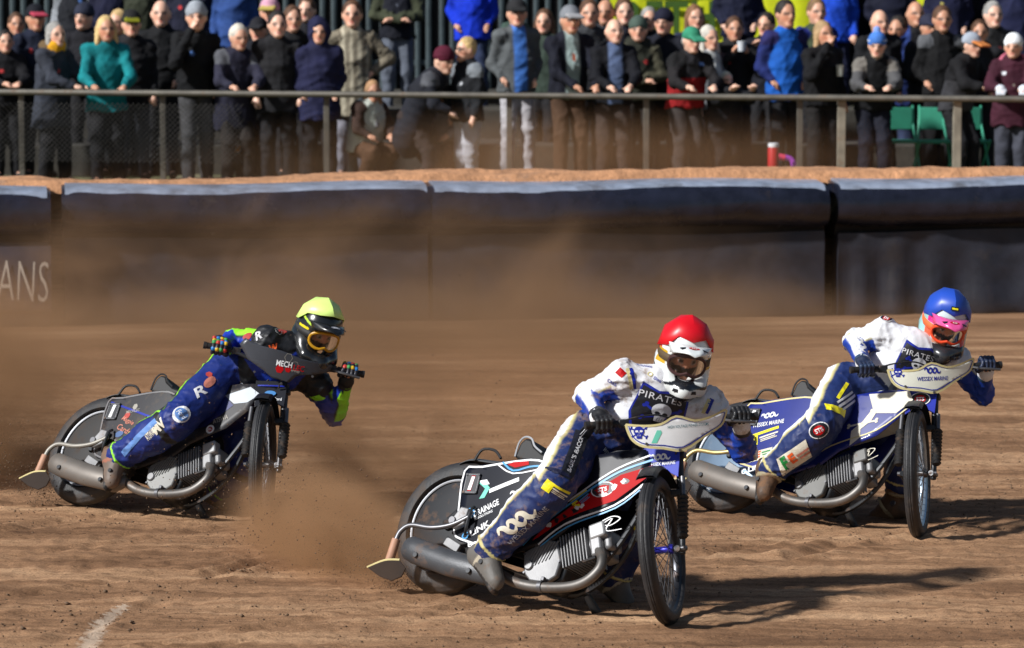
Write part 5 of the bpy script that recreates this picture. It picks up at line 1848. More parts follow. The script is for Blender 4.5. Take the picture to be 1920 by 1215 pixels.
on_mask(C2, 'sponsor_lettering', text2d('WESSEX MARINE', .012), mR(1733, 713), .175, .021, NAVYP)
put2 = lambda n, s, a, b_, h, m, o: on_front(C2, n, mv(s, (0, 0), 1.0), ((a[0] + b_[0]) / 2, (a[1] + b_[1]) / 2), abs(b_[0] - a[0]), h, m, o)
oval_badge(put2, (-.055, .778), (.055, .778), .072)
sR = STY['R']['on_suit']
chest(sR, (1683, 668), (1756, 690), .23)
oval_badge(lambda n, s, a, b_, h, m, o: sR(n, s, a, b_, h, m, o), (1652, 594), (1672, 600), .06)
sR('wave_emblem', wave_logo(), (1604, 627), (1624, 660), .09, SUITW)
sR('sleeve_lettering', text2d('MARINE', .01), (1600, 640), (1618, 672), .02, SUITW)
sR('thigh_flash', rect(), (1548, 762), (1584, 776), .045, YELP)
sR('thigh_flash', rect(), (1572, 745), (1588, 720), .02, YELP)
sR('thigh_lettering', join2d(rect(1, .25), mv(rect(.8, .2), (0, -.4)), mv(rect(.9, .2), (0, .4))), (1574, 762), (1602, 742), .06, SUITW)
oval_badge(lambda n, s, a, b_, h, m, o: sR(n, s, a, b_, h, m, o), (1518, 815), (1553, 798), .085)
sR('shin_plate', rect(1, 1, .08), (1458, 880), (1520, 838), .10, CREAM)
sR('shin_initial', text2d('F', .05, .15), (1466, 872), (1478, 864), .075, GRNP, .0058)
sR('shin_initial', text2d('E', .05, .15), (1480, 864), (1492, 855), .06, ORNG, .0058)
sR('shin_lettering', join2d(rect(1, .3), mv(rect(.8, .25), (0, -.5))), (1494, 855), (1516, 840), .045, PINKP, .0058)

# --- dusty bike on the left
P3, C3 = POSE['L'], CFG['L']
putL = lambda n, s, a, b_, h, m, o=.0052: on_panel(P3, C3, n, s, a, b_, h, m, o)
hexa = lambda c=(0, 0), r=.5: poly2d([(c[0] + r * math.cos(R(60 * i)), c[1] + r * math.sin(R(60 * i))) for i in range(6)])
hexo = lambda c=(0, 0), r=.5: stroke2d([(c[0] + r * math.cos(R(60 * i)), c[1] + r * math.sin(R(60 * i))) for i in range(7)], .05, 1)
REDD = mat('dusty red print', lin(170, 60, 52), .6, dirt=.3)
GREYP = mat('dusty pale print', lin(150, 146, 138), .6, dirt=.3)
pf3 = C3['pf']
decal('blue_line', stroke2d([(.10, .585), (.30, .545), (.52, .50)], .012, 4), lambda x, z: pf3(x, z, .005), NAVYP, C3['panel_ob'])
putL('hexagon_mark', hexa(), (236, 782), (248, 780), .045, REDD)
putL('hexagon_mark', hexa(), (252, 766), (262, 764), .04, GREYP)
putL('sponsor_lettering', text2d('MECHLEC', .01), (240, 775), (266, 771), .018, GREYP)
putL('sponsor_script', join2d(mv(text2d('Magpie', .01, .2), (0, .5), .7), mv(text2d('Cards', .01, .2), (.2, -.5), .7)), (226, 792), (251, 806), .05, PINKP)
putL('sponsor_oval', disc2d(.5, .5, 20), (218, 818), (235, 814), .038, mat('oval blue', lin(70, 96, 140), .5, dirt=.3))
putL('sponsor_lettering', text2d('Cooper', .01), (202, 820), (222, 829), .018, GREYP)
putL('sponsor_lettering', text2d('ATSWA', .02), (398, 790), (424, 778), .03, GREYP)
oval_badge(putL, (386, 808), (400, 800), .05, WHITE, REDD, 'R')
decal('tank_flash', poly2d([(.90, .70), (1.04, .775), (1.12, .74), (1.06, .68), (.98, .66)]), lambda x, z: pf3(x, z, .0046), mat('silver flash', lin(170, 176, 182), .3, .4, dirt=.2), C3['panel_ob'])
decal('panel_blue', poly2d([(.70, .62), (.90, .70), (.98, .65), (.86, .50), (.72, .44)]), lambda x, z: pf3(x, z, .0044), mat('tank blue'), C3['panel_ob'])
mL = lambda px, py: ((px - 531) / 345, -(py - 678) / 345)
for c_, r_, m_, fill in (((534, 672), .046, GREYP, 0), ((549, 683), .040, GREYP, 0), ((521, 694), .046, REDP, 1), ((537, 692), .036, REDP, 1)):
    on_mask(C3, 'hexagon_mark', hexa() if fill else hexo(), mL(*c_), r_, r_, m_)
on_mask(C3, 'sponsor_lettering', text2d('MECH', .02), mL(528, 684), .088, .030, WHITE, .0064)
on_mask(C3, 'sponsor_lettering', text2d('LEC', .02), mL(557, 687), .062, .030, REDP, .0064)
on_mask(C3, 'sponsor_lettering', text2d('group', .02), mL(551, 694), .05, .014, GREYP, .0064)
on_front(C3, 'sponsor_oval', disc2d(.5, .5, 22), (0, .775), .062, .030, mat('oval sky', lin(70, 130, 190), .4))
on_front(C3, 'sponsor_lettering', text2d('Co', .02), (-.055, .745), .03, .018, WHITE)
on_front(C3, 'sponsor_lettering', text2d('Ford', .02), (.045, .742), .042, .018, WHITE)
on_front(C3, 'front_line', rect(), (0, .82), .15, .008, NAVYP)
sL = STY['L']['on_suit']
LB = mat('suit light blue', lin(90, 130, 190), .6, dirt=.2)
sL('knee_oval', disc2d(.5, .5, 22), (330, 765), (350, 790), .11, WHITE)
sL('knee_oval', disc2d(.44, .44, 22), (331, 767), (349, 788), .085, LB, .0052)
sL('knee_lettering', text2d('Ford', .01, .2), (333, 770), (347, 785), .03, WHITE, .006)
sL('thigh_script', text2d('R', .02, .2), (364, 740), (384, 728), .06, SUITW)
sL('thigh_oval', disc2d(.5, .5, 20), (384, 725), (402, 708), .05, PINKP)
sL('thigh_hexagon', hexa(), (386, 704), (398, 700), .045, REDD)
sL('shin_block', text2d('MV', .05), (288, 808), (306, 790), .06, CREAM)
sL('shin_lettering', text2d('ATSWA', .03), (274, 822), (288, 808), .04, CREAM)
sL('shin_stripe', rect(), (232, 850), (290, 790), .035, LB)
sL('shoulder_hexagon', hexa(), (524, 622), (534, 620), .05, REDD)
sL('shoulder_hexagon', hexo(), (518, 622), (526, 620), .05, WHITE)
sL('sleeve_mark', text2d('R', .03, .2), (478, 632), (490, 626), .05, SUITW)
sL('sleeve_mark', disc2d(.5, .5, 18), (456, 632), (472, 628), .045, REDD)
sL('chest_mark', text2d('W', .05, .2), (505, 655), (522, 650), .045, ORNG)
sL('waist_lettering', text2d('SCUN', .03), (448, 720), (464, 742), .04, SUITW)
sL('elbow_flash', rect(1, 1, .3), (585, 740), (606, 752), .05, mat('neon print', NG, .5))
sL('elbow_flash', rect(1, 1, .3), (632, 760), (645, 735), .035, mat('neon print'))

hpL = STY['L']['hp']
hfn = lambda u, v, k=1.055: hpL(-.012 + .150 * k * math.cos(.80 + v / .15) * math.cos(u / .126), .126 * k * math.cos(.80 + v / .15) * math.sin(u / .126), .014 + .150 * k * math.sin(.80 + v / .15))
decal('helmet_oval', disc2d(.038, .015, 24, (0, .0)), lambda u, v: hfn(u, v, 1.05), WHITE, STY['L']['helmet_ob'])
decal('helmet_lettering', mv(text2d('Arai', .03, .2), (0, 0), (.019, .019)), lambda u, v: hfn(u, v, 1.06), BLACKP, STY['L']['helmet_ob'])
hpR = STY['R']['hp']
hfr = lambda u, v, k=1.10: hpR(-.012 + .150 * k * math.cos(.72 + v / .15) * math.cos(u / .126), .126 * k * math.cos(.72 + v / .15) * math.sin(u / .126), .014 + .150 * k * math.sin(.72 + v / .15))
decal('helmet_patch', mv(rect(1, 1, .02), (0, 0), (.055, .022)), lambda u, v: hfr(u, v, 1.115), BLACKP, STY['R']['helmet_ob'])
decal('helmet_lettering', mv(rect(1, .3), (0, 0), (.04, .03)), lambda u, v: hfr(u, v, 1.125), YELP, STY['R']['helmet_ob'])
# ------------------------------------------------------------------ the crowd
CLOTH = {}
HAIRC = dict(blond=lin(206, 176, 120), grey=lin(150, 148, 144), dark=lin(30, 24, 20), brown=lin(84, 56, 36), white=lin(196, 190, 178), bald=None)
M_CLOTH = mat('crowd cloth', vcol=True, rough=.85, var=.22, bump=.006, bscale=22, spec=.25)
M_SKIN2 = mat('crowd skin', vcol=True, rough=.5, var=.08)
M_HAIR = mat('crowd hair', vcol=True, rough=.7, var=.35, bump=.006, bscale=70)
VOX = .0165


def spectator(px, py, Y, ground, jacket, trousers, head, pose='stand', face=0.0, label='', h=None, skin=None, build=1.10, extra=None, cat='person'):
    """px,py: top of the head in the photo; face: degrees turned to the photo's right; head: (kind, colour[, brim colour])"""
    top = at(px, py, Y)
    H = h or min(1.92, max(1.5, top.z - ground))
    if pose in ('bend', 'low'): H = h or 1.72
    k = H / 1.75
    rs = random.Random(int(px * 7 + py * 13))
    skin = skin or lin(*rs.choice([(214, 164, 138), (222, 172, 146), (198, 146, 118), (226, 180, 156)]))
    Mw = Matrix.Translation((top.x, Y, ground)) @ Matrix.Rotation(math.pi + R(face), 4, 'Z')
    # joints: x right-hand side is -x (person faces +y), z up
    lean = dict(stand=0, rail=.10, lean=.34, bend=.62, low=.30, fold=.08, mouth=.03, akimbo=0, phone=.03, pocket=0).get(pose, 0)
    drop = dict(low=.42, bend=.06).get(pose, 0)
    pel = V(0, -.30 * lean, (.93 - drop) * k)
    ax = unit(V(0, math.sin(lean), math.cos(lean)))
    neck = pel + ax * .56 * k
    hd = neck + unit(V(0, math.sin(lean * .5) + .12, 1)) * .155 * k
    tw = R(rs.uniform(-14, 14)) + R(face) * -.25
    fx, fy_ = math.cos(tw), math.sin(tw)
    Hm = np.stack([V(fx, fy_, 0), V(-fy_, fx, 0), V(0, 0, 1)], 1)
    if lean > .2: Hm = Hm @ axrot(V(1, 0, 0), -lean * .45)
    k0 = k
    hk = k * 1.13
    hp = lambda x, y, z: hd + Hm @ V(x, y, z) * hk
    bw = build
    sh = [neck + V(s * .158 * bw, 0, 0) * k - ax * .075 * k for s in (-1, 1)]
    hands, elbows = [], []
    rail_y = None
    for i, s in enumerate((-1, 1)):
        S0 = sh[i]
        if pose in ('rail', 'lean'):
            hz = (RZ + .04 - ground)
            hy = S0[1] + (.40 if pose == 'rail' else .34)
            hx = s * rs.uniform(.05, .16)
            hn = V(hx, hy, hz)
            elb = (S0 + hn) / 2 + V(s * .085, -.02, -.08)
        elif pose == 'fold':
            hn = V(-s * .10, S0[1] + .25, S0[2] - .33 * k)
            elb = S0 + V(s * .09, .06, -.28) * k
        elif pose == 'mouth' and s > 0:
            hn = hp(.02, .14, -.06)
            elb = S0 + V(s * .10, .18, -.22) * k
        elif pose == 'akimbo':
            hn = pel + V(s * .20, .06, .14)
            elb = S0 + V(s * .20, -.02, -.20) * k
        elif pose == 'phone':
            hn = hd + V(s * .05, .24, -.20)
            elb = S0 + V(s * .10, .14, -.24) * k
        elif pose in ('bend', 'low'):
            hn = S0 + V(-s * .02, .26, -.36) * k
            elb = S0 + V(s * .08, .08, -.25) * k
        elif pose == 'pocket':
            hn = pel + V(s * .17, .10, .05)
            elb = S0 + V(s * .06, -.05, -.27) * k
        else:
            hn = pel + V(s * .22, .06 + rs.uniform(-.03, .08), -.06) * k
            elb = S0 + V(s * .045, -.02, -.28) * k
        hands.append(hn)
        elbows.append(elb)
    kn, an, toe = [], [], []
    for s in (-1, 1):
        st = rs.uniform(-.06, .10)
        if pose == 'low':
            kn.append(V(s * .15, .30, .42) * k)
            an.append(V(s * .13, .02, .09) * k)
        else:
            kn.append(V(s * .10, .03 + st * .5, .50) * k)
            an.append(V(s * .115, st, .08) * k)
        toe.append(an[-1] + V(s * .03, .16, -.045) * k)

    def face_col(v, p):
        q = (v - hd) @ Hm / hk
        c = np.tile(np.array(skin), (len(v), 1))
        fr_ = q[:, 1] > .03
        for x in (-.034, .034):
            d = np.hypot((q[:, 0] - x) / 1.5, q[:, 2] - .012)
            c[fr_ & (d < .017)] = np.array(skin) * .22
        d = np.hypot(q[:, 0] / 1.8, q[:, 2] + .062)
        c[fr_ & (d < .014)] = np.array(skin) * (.55, .30, .30)
        ck = np.hypot(np.abs(q[:, 0]) - .045, q[:, 2] + .03) < .025
        c[fr_ & ck] *= (1.05, .88, .85)
        return c
    s = SDF(VOX)
    s.ell(hd, V(.078, .096, .120) * hk, .02, face_col, Hm)
    s.ell(hp(0, .098, -.018), V(.017, .022, .028) * hk, .02, face_col, Hm)
    s.ell(hp(0, .07, -.085), V(.04, .035, .03) * hk, .03, face_col, Hm)
    for e in (-1, 1):
        s.ell(hp(e * .08, -.005, -.005), V(.014, .022, .034) * hk, .01, skin, Hm)
    s.cone(hp(0, -.02, -.06), neck - ax * .03, .055 * k, .062 * k, .03, skin)
    s.cone(neck - ax * .06, pel + ax * .25, .09 * k, .10 * k, .05, skin)
    s.cone(pel + ax * .25, pel, .10 * k, .11 * k, .05, skin)
    for i in range(2):
        s.cone(neck - ax * .07, sh[i], .06, .045, .04, skin)
        s.cone(sh[i], elbows[i], .042, .036, .03, skin)
        wd = unit(hands[i] - elbows[i])
        s.cone(elbows[i], hands[i] - wd * .05, .036, .027, .03, skin)
        s.cone(hands[i] - wd * .06, hands[i] + wd * .02, .027, .034, .02, skin)
        sd_ = unit(np.cross(wd, V(0, 0, 1)) + V(.001, 0, 0))
        cur = unit(wd + V(0, 0, -.8))
        for f_, o in enumerate((-.030, -.010, .010, .030)):
            b0 = hands[i] + wd * .02 + sd_ * o
            s.cone(b0, b0 + unit(wd * .8 + cur * .6) * (.055, .062, .06, .048)[f_], .0115, .0095, .006, skin)
        s.cone(hands[i] - wd * .03 + sd_ * .03, hands[i] + wd * .02 + sd_ * .06, .0135, .011, .01, skin)
        s.cone(pel + V((-1, 1)[i] * .09, 0, -.03), kn[i], .078, .055, .04, skin)
        s.cone(kn[i], an[i], .052, .036, .03, skin)
        s.cone(an[i], toe[i], .036, .022, .02, skin)
    body = link_mesh('person', s.mesh('person'), M_SKIN2, sharp=0)
    body.matrix_world = Mw
    tag(body, label, cat, 'spectators behind the railing')
    # jacket
    jc = jacket if isinstance(jacket, dict) else dict(c=jacket)
    c0 = jc['c']
    c1 = jc.get('front')
    jc = dict(jc)
    if c1 is None and not jc.get('hood') and not jc.get('stripe'):
        q_ = rs.random()
        if q_ < .35: jc.setdefault('zip', lin(*rs.choice([(130, 130, 136), (170, 168, 160), (90, 96, 110)])))
        elif q_ < .55: jc.setdefault('collar', lin(*rs.choice([(110, 112, 120), (150, 60, 50), (60, 80, 120), (160, 150, 130)])))
        elif q_ < .75: jc.setdefault('top', lin(*rs.choice([(60, 62, 68), (84, 86, 92), (44, 50, 70)])))
    spot = (rs.uniform(.05, .10) * rs.choice([-1, 1]), rs.uniform(.30, .42), lin(*rs.choice([(200, 204, 210), (90, 130, 200), (180, 170, 90), (190, 60, 60)]))) if rs.random() < .25 else None
    c2 = jc.get('sleeve', c0)
    hem = jc.get('hem', .0)

    def jcol(v, p):
        c = np.tile(np.array(c0, float), (len(v), 1))
        if c1 is not None:
            w = np.clip((.085 - np.abs(v[:, 0] - pel[0])) / .02, 0, 1) * (v[:, 1] > pel[1] + (v[:, 2] - pel[2]) * math.tan(lean) * .9 + .02)
            c = c * (1 - w[:, None]) + np.array(c1) * w[:, None]
        if jc.get('stripe') is not None:
            w = (np.sin(v[:, 0] * 70) > .1)
            c[w] = jc['stripe']
        if spot:
            c[(np.hypot(v[:, 0] - pel[0] - spot[0], v[:, 2] - pel[2] - spot[1]) < .022) & (v[:, 1] > pel[1])] = spot[2]
        if jc.get('low') is not None:
            c[v[:, 2] < pel[2] + .26] = jc['low']
        return c

    def scol(v, p):
        c = np.tile(np.array(c2, float), (len(v), 1))
        if jc.get('top') is not None:
            c[(v[:, 2] > sh[0][2] - .06)] = jc['top']
        return c
    s = SDF(VOX)
    fl = (V(0, 1, 0), .78)
    s.cone(neck - ax * .075, pel + ax * .30, .140 * bw, .182 * bw, .07, jcol, fl)
    s.cone(pel + ax * .30, pel - ax * .02 - V(0, 0, hem + .10), .182 * bw, (.196 + hem * .12) * bw, .05, jcol, fl)
    for i in range(2):
        s.cone(neck - ax * .085, sh[i], .092, .082, .04, scol)
        s.cone(sh[i], elbows[i], .078, .068, .05, scol)
        wd = unit(hands[i] - elbows[i])
        s.cone(elbows[i], hands[i] - wd * .065, .069, .052, .03, scol)
    s.cone(neck - ax * .055, neck + ax * .010, .088, .080, .02, jc.get('collar', c0))
    if jc.get('hood') == 'up':
        s.ell(hp(0, -.022, .01), V(.112, .118, .150) * hk, .02, c0, Hm)
        s.cone(hp(0, -.05, -.05), neck - ax * .03, .10, .10, .03, c0)
        s.ell(hp(0, .125, -.012), V(.072, .07, .098) * hk, .02, c0, Hm, -1)
    elif jc.get('hood'):
        hc = jc['hood'] if not isinstance(jc['hood'], str) else c0
        s.ell(neck + V(0, -.075, .03), (.14, .085, .075), .03, hc)
        for e in (-1, 1):
            s.cone(neck + V(e * .10, -.02, .03), neck + V(e * .05, .07, -.06), .045, .03, .02, hc)
    if jc.get('scarf') is not None:
        s.cone(neck + V(-.04, .03, .03), neck + V(.04, .03, .03), .085, .085, .02, jc['scarf'])
    if jc.get('zip'):
        s.cone(neck + V(0, .085, -.08), neck + V(0, .125, -.25), .012, .012, .006, jc['zip'])
    link_mesh('jacket', s.mesh('jacket', .019, 25, int(px), cut=(lambda G: np.where(np.abs(G[..., 0]) < .34, (pel[2] - .07 - hem) - G[..., 2], -1.0) - .008 * np.sin(G[..., 0] * 40)) if lean < .5 else None), M_CLOTH, body, sharp=0)
    # trousers and shoes
    s = SDF(VOX)
    s.ell(pel, (.165 * bw, .125, .12), .04, trousers)
    for i in range(2):
        s.cone(pel + V((-1, 1)[i] * .085, 0, -.03), kn[i], .110, .086, .03, trousers)
        s.cone(kn[i], an[i] + V(0, 0, .0), .086, .072, .03, trousers)
    link_mesh('trousers', s.mesh('trousers', .014, 26, int(px) + 5), M_CLOTH, body, sharp=0)
    shc = rs.choice([(.02, .02, .02), (.05, .04, .03), (.5, .5, .5)])
    for i in range(2):
        s = SDF(.014)
        s.cone(an[i] + V(0, -.03, -.025), toe[i], .046, .036, .02, shc)
        s.cone(an[i] + V(0, 0, .03), an[i], .05, .046, .02, shc)
        link_mesh('shoe', s.mesh('shoe'), M_CLOTH, body, sharp=0)
    # hair or hat
    kind, hc = head[0], head[1]
    if kind in ('short', 'long', 'bob', 'bald'):
        s = SDF(.0125)
        if kind == 'bald':
            s.cone(hp(.078, -.02, -.01), hp(.0, -.095, -.01), .020 * k, .024 * k, .02, hc)
            s.cone(hp(-.078, -.02, -.01), hp(.0, -.095, -.01), .020 * k, .024 * k, .02, hc)
        else:
            s.ell(hp(0, -.020, .028), V(.089, .100, .112) * hk, .02, hc, Hm)
            s.ell(hp(0, .095, -.030), V(.085, .075, .090) * hk, .015, hc, Hm, -1)
            if kind in ('long', 'bob'):
                dz = -.30 if kind == 'long' else -.12
                for e in (-1, 1):
                    s.cone(hp(e * .075, -.01, .0), hp(e * .085, .01, dz), .036, .034, .03, hc)
                s.cone(hp(0, -.08, .0), hp(0, -.075, dz), .06, .06, .03, hc)
        link_mesh('hair', s.mesh('hair', .006, 90, int(px)), M_HAIR, body, sharp=0)
    elif kind == 'beanie':
        s = SDF(.0125)
        s.ell(hp(0, -.012, .045), V(.094, .108, .105) * hk, .02, hc, Hm)
        s.cone(hp(0, -.012, .05), hp(0, -.012, .052), .100 * hk, .100 * hk, .01, head[2] if len(head) > 2 else hc, (V(0, 0, 1), .30))
        s.ell(hp(0, .09, -.055), V(.11, .12, .085) * hk, .008, hc, Hm, -1)
        s.ell(hp(0, -.01, -.07), V(.15, .15, .09) * hk, .008, hc, Hm, -1)
        if len(head) > 3:
            s.ell(hp(0, -.02, .16), (.042, .042, .042), .01, head[3])
        link_mesh('beanie', s.mesh('beanie', .004, 80, 3), M_CLOTH, body, sharp=0)
    elif kind == 'cap':
        s = SDF(.0125)
        s.ell(hp(0, -.012, .045), V(.092, .106, .098) * hk, .02, hc, Hm)
        s.ell(hp(0, -.01, -.062), V(.16, .18, .095) * hk, .008, hc, Hm, -1)
        s.rbox(hp(0, .135, .040), V(.072, .070, .012) * hk, .010, .02, head[2] if len(head) > 2 else hc, Hm @ axrot(V(1, 0, 0), -.18))
        link_mesh('cap', s.mesh('cap'), M_CLOTH, body, sharp=0)
        if len(head) > 3:
            s = SDF(.0125)
            s.ell(hp(0, -.03, .0), V(.088, .092, .085) * hk, .02, head[3], Hm)
            s.ell(hp(0, .07, -.01), V(.10, .095, .16) * hk, .015, head[3], Hm, -1)
            link_mesh('hair', s.mesh('hair', .005, 90, 2), M_HAIR, body, sharp=0)
    if jc.get('glasses'):
        for e in (-1, 1):
            MB().tube([hp(e * .036 + .026 * math.cos(a), .103, .014 + .021 * math.sin(a)) for a in np.linspace(0, 2 * math.pi, 14)[:-1]], .004, 6, closed=True).build('glasses', BLK, body)
    if extra:
        extra(body, hands, hp, k)
    return body


K_, NVY, CHAR, GRY, LGR, JEAN, OLV, BRN, TEAL = (.012, .012, .014), lin(22, 26, 50), lin(38, 40, 44), lin(84, 86, 90), lin(150, 150, 150), lin(42, 52, 78), lin(58, 56, 40), lin(56, 42, 32), lin(10, 110, 116)
A, B, C1, C2_, G1, G2_ = 37.5, 38.7, 40.2, 41.8, 1.02, 1.36
WHT = lin(220, 220, 222)


def cup(col, r_=.038, hgt=.10):
    def f(body, hands, hp, k):
        h = (hands[0] + hands[1]) / 2 + V(0, .05, .03)
        MB().lathe([(0, -hgt / 2), (r_ * .8, -hgt / 2), (r_, hgt / 2), (r_ * .9, hgt / 2), (r_ * .75, -hgt / 2 + .01)], h, (0, 0, 1), 14).build('paper_cup', mat('cup %d' % int(sum(col) * 1000), col, .6), body)
    return f


def white_gloves(body, hands, hp, k):
    for h in hands:
        s = SDF(.010)
        s.ell(h + V(0, .0, .0), (.055, .060, .050), .02, lin(205, 210, 218))
        for o in (-.03, -.01, .01, .03):
            s.cone(h + V(o, .03, -.01), h + V(o * 1.2, .085, -.05), .017, .014, .008, lin(205, 210, 218))
        s.cone(h + V(-.045, .0, .0), h + V(-.05, .05, -.02), .017, .014, .008, lin(205, 210, 218))
        link_mesh('glove', s.mesh('glove'), M_CLOTH, body, sharp=0)


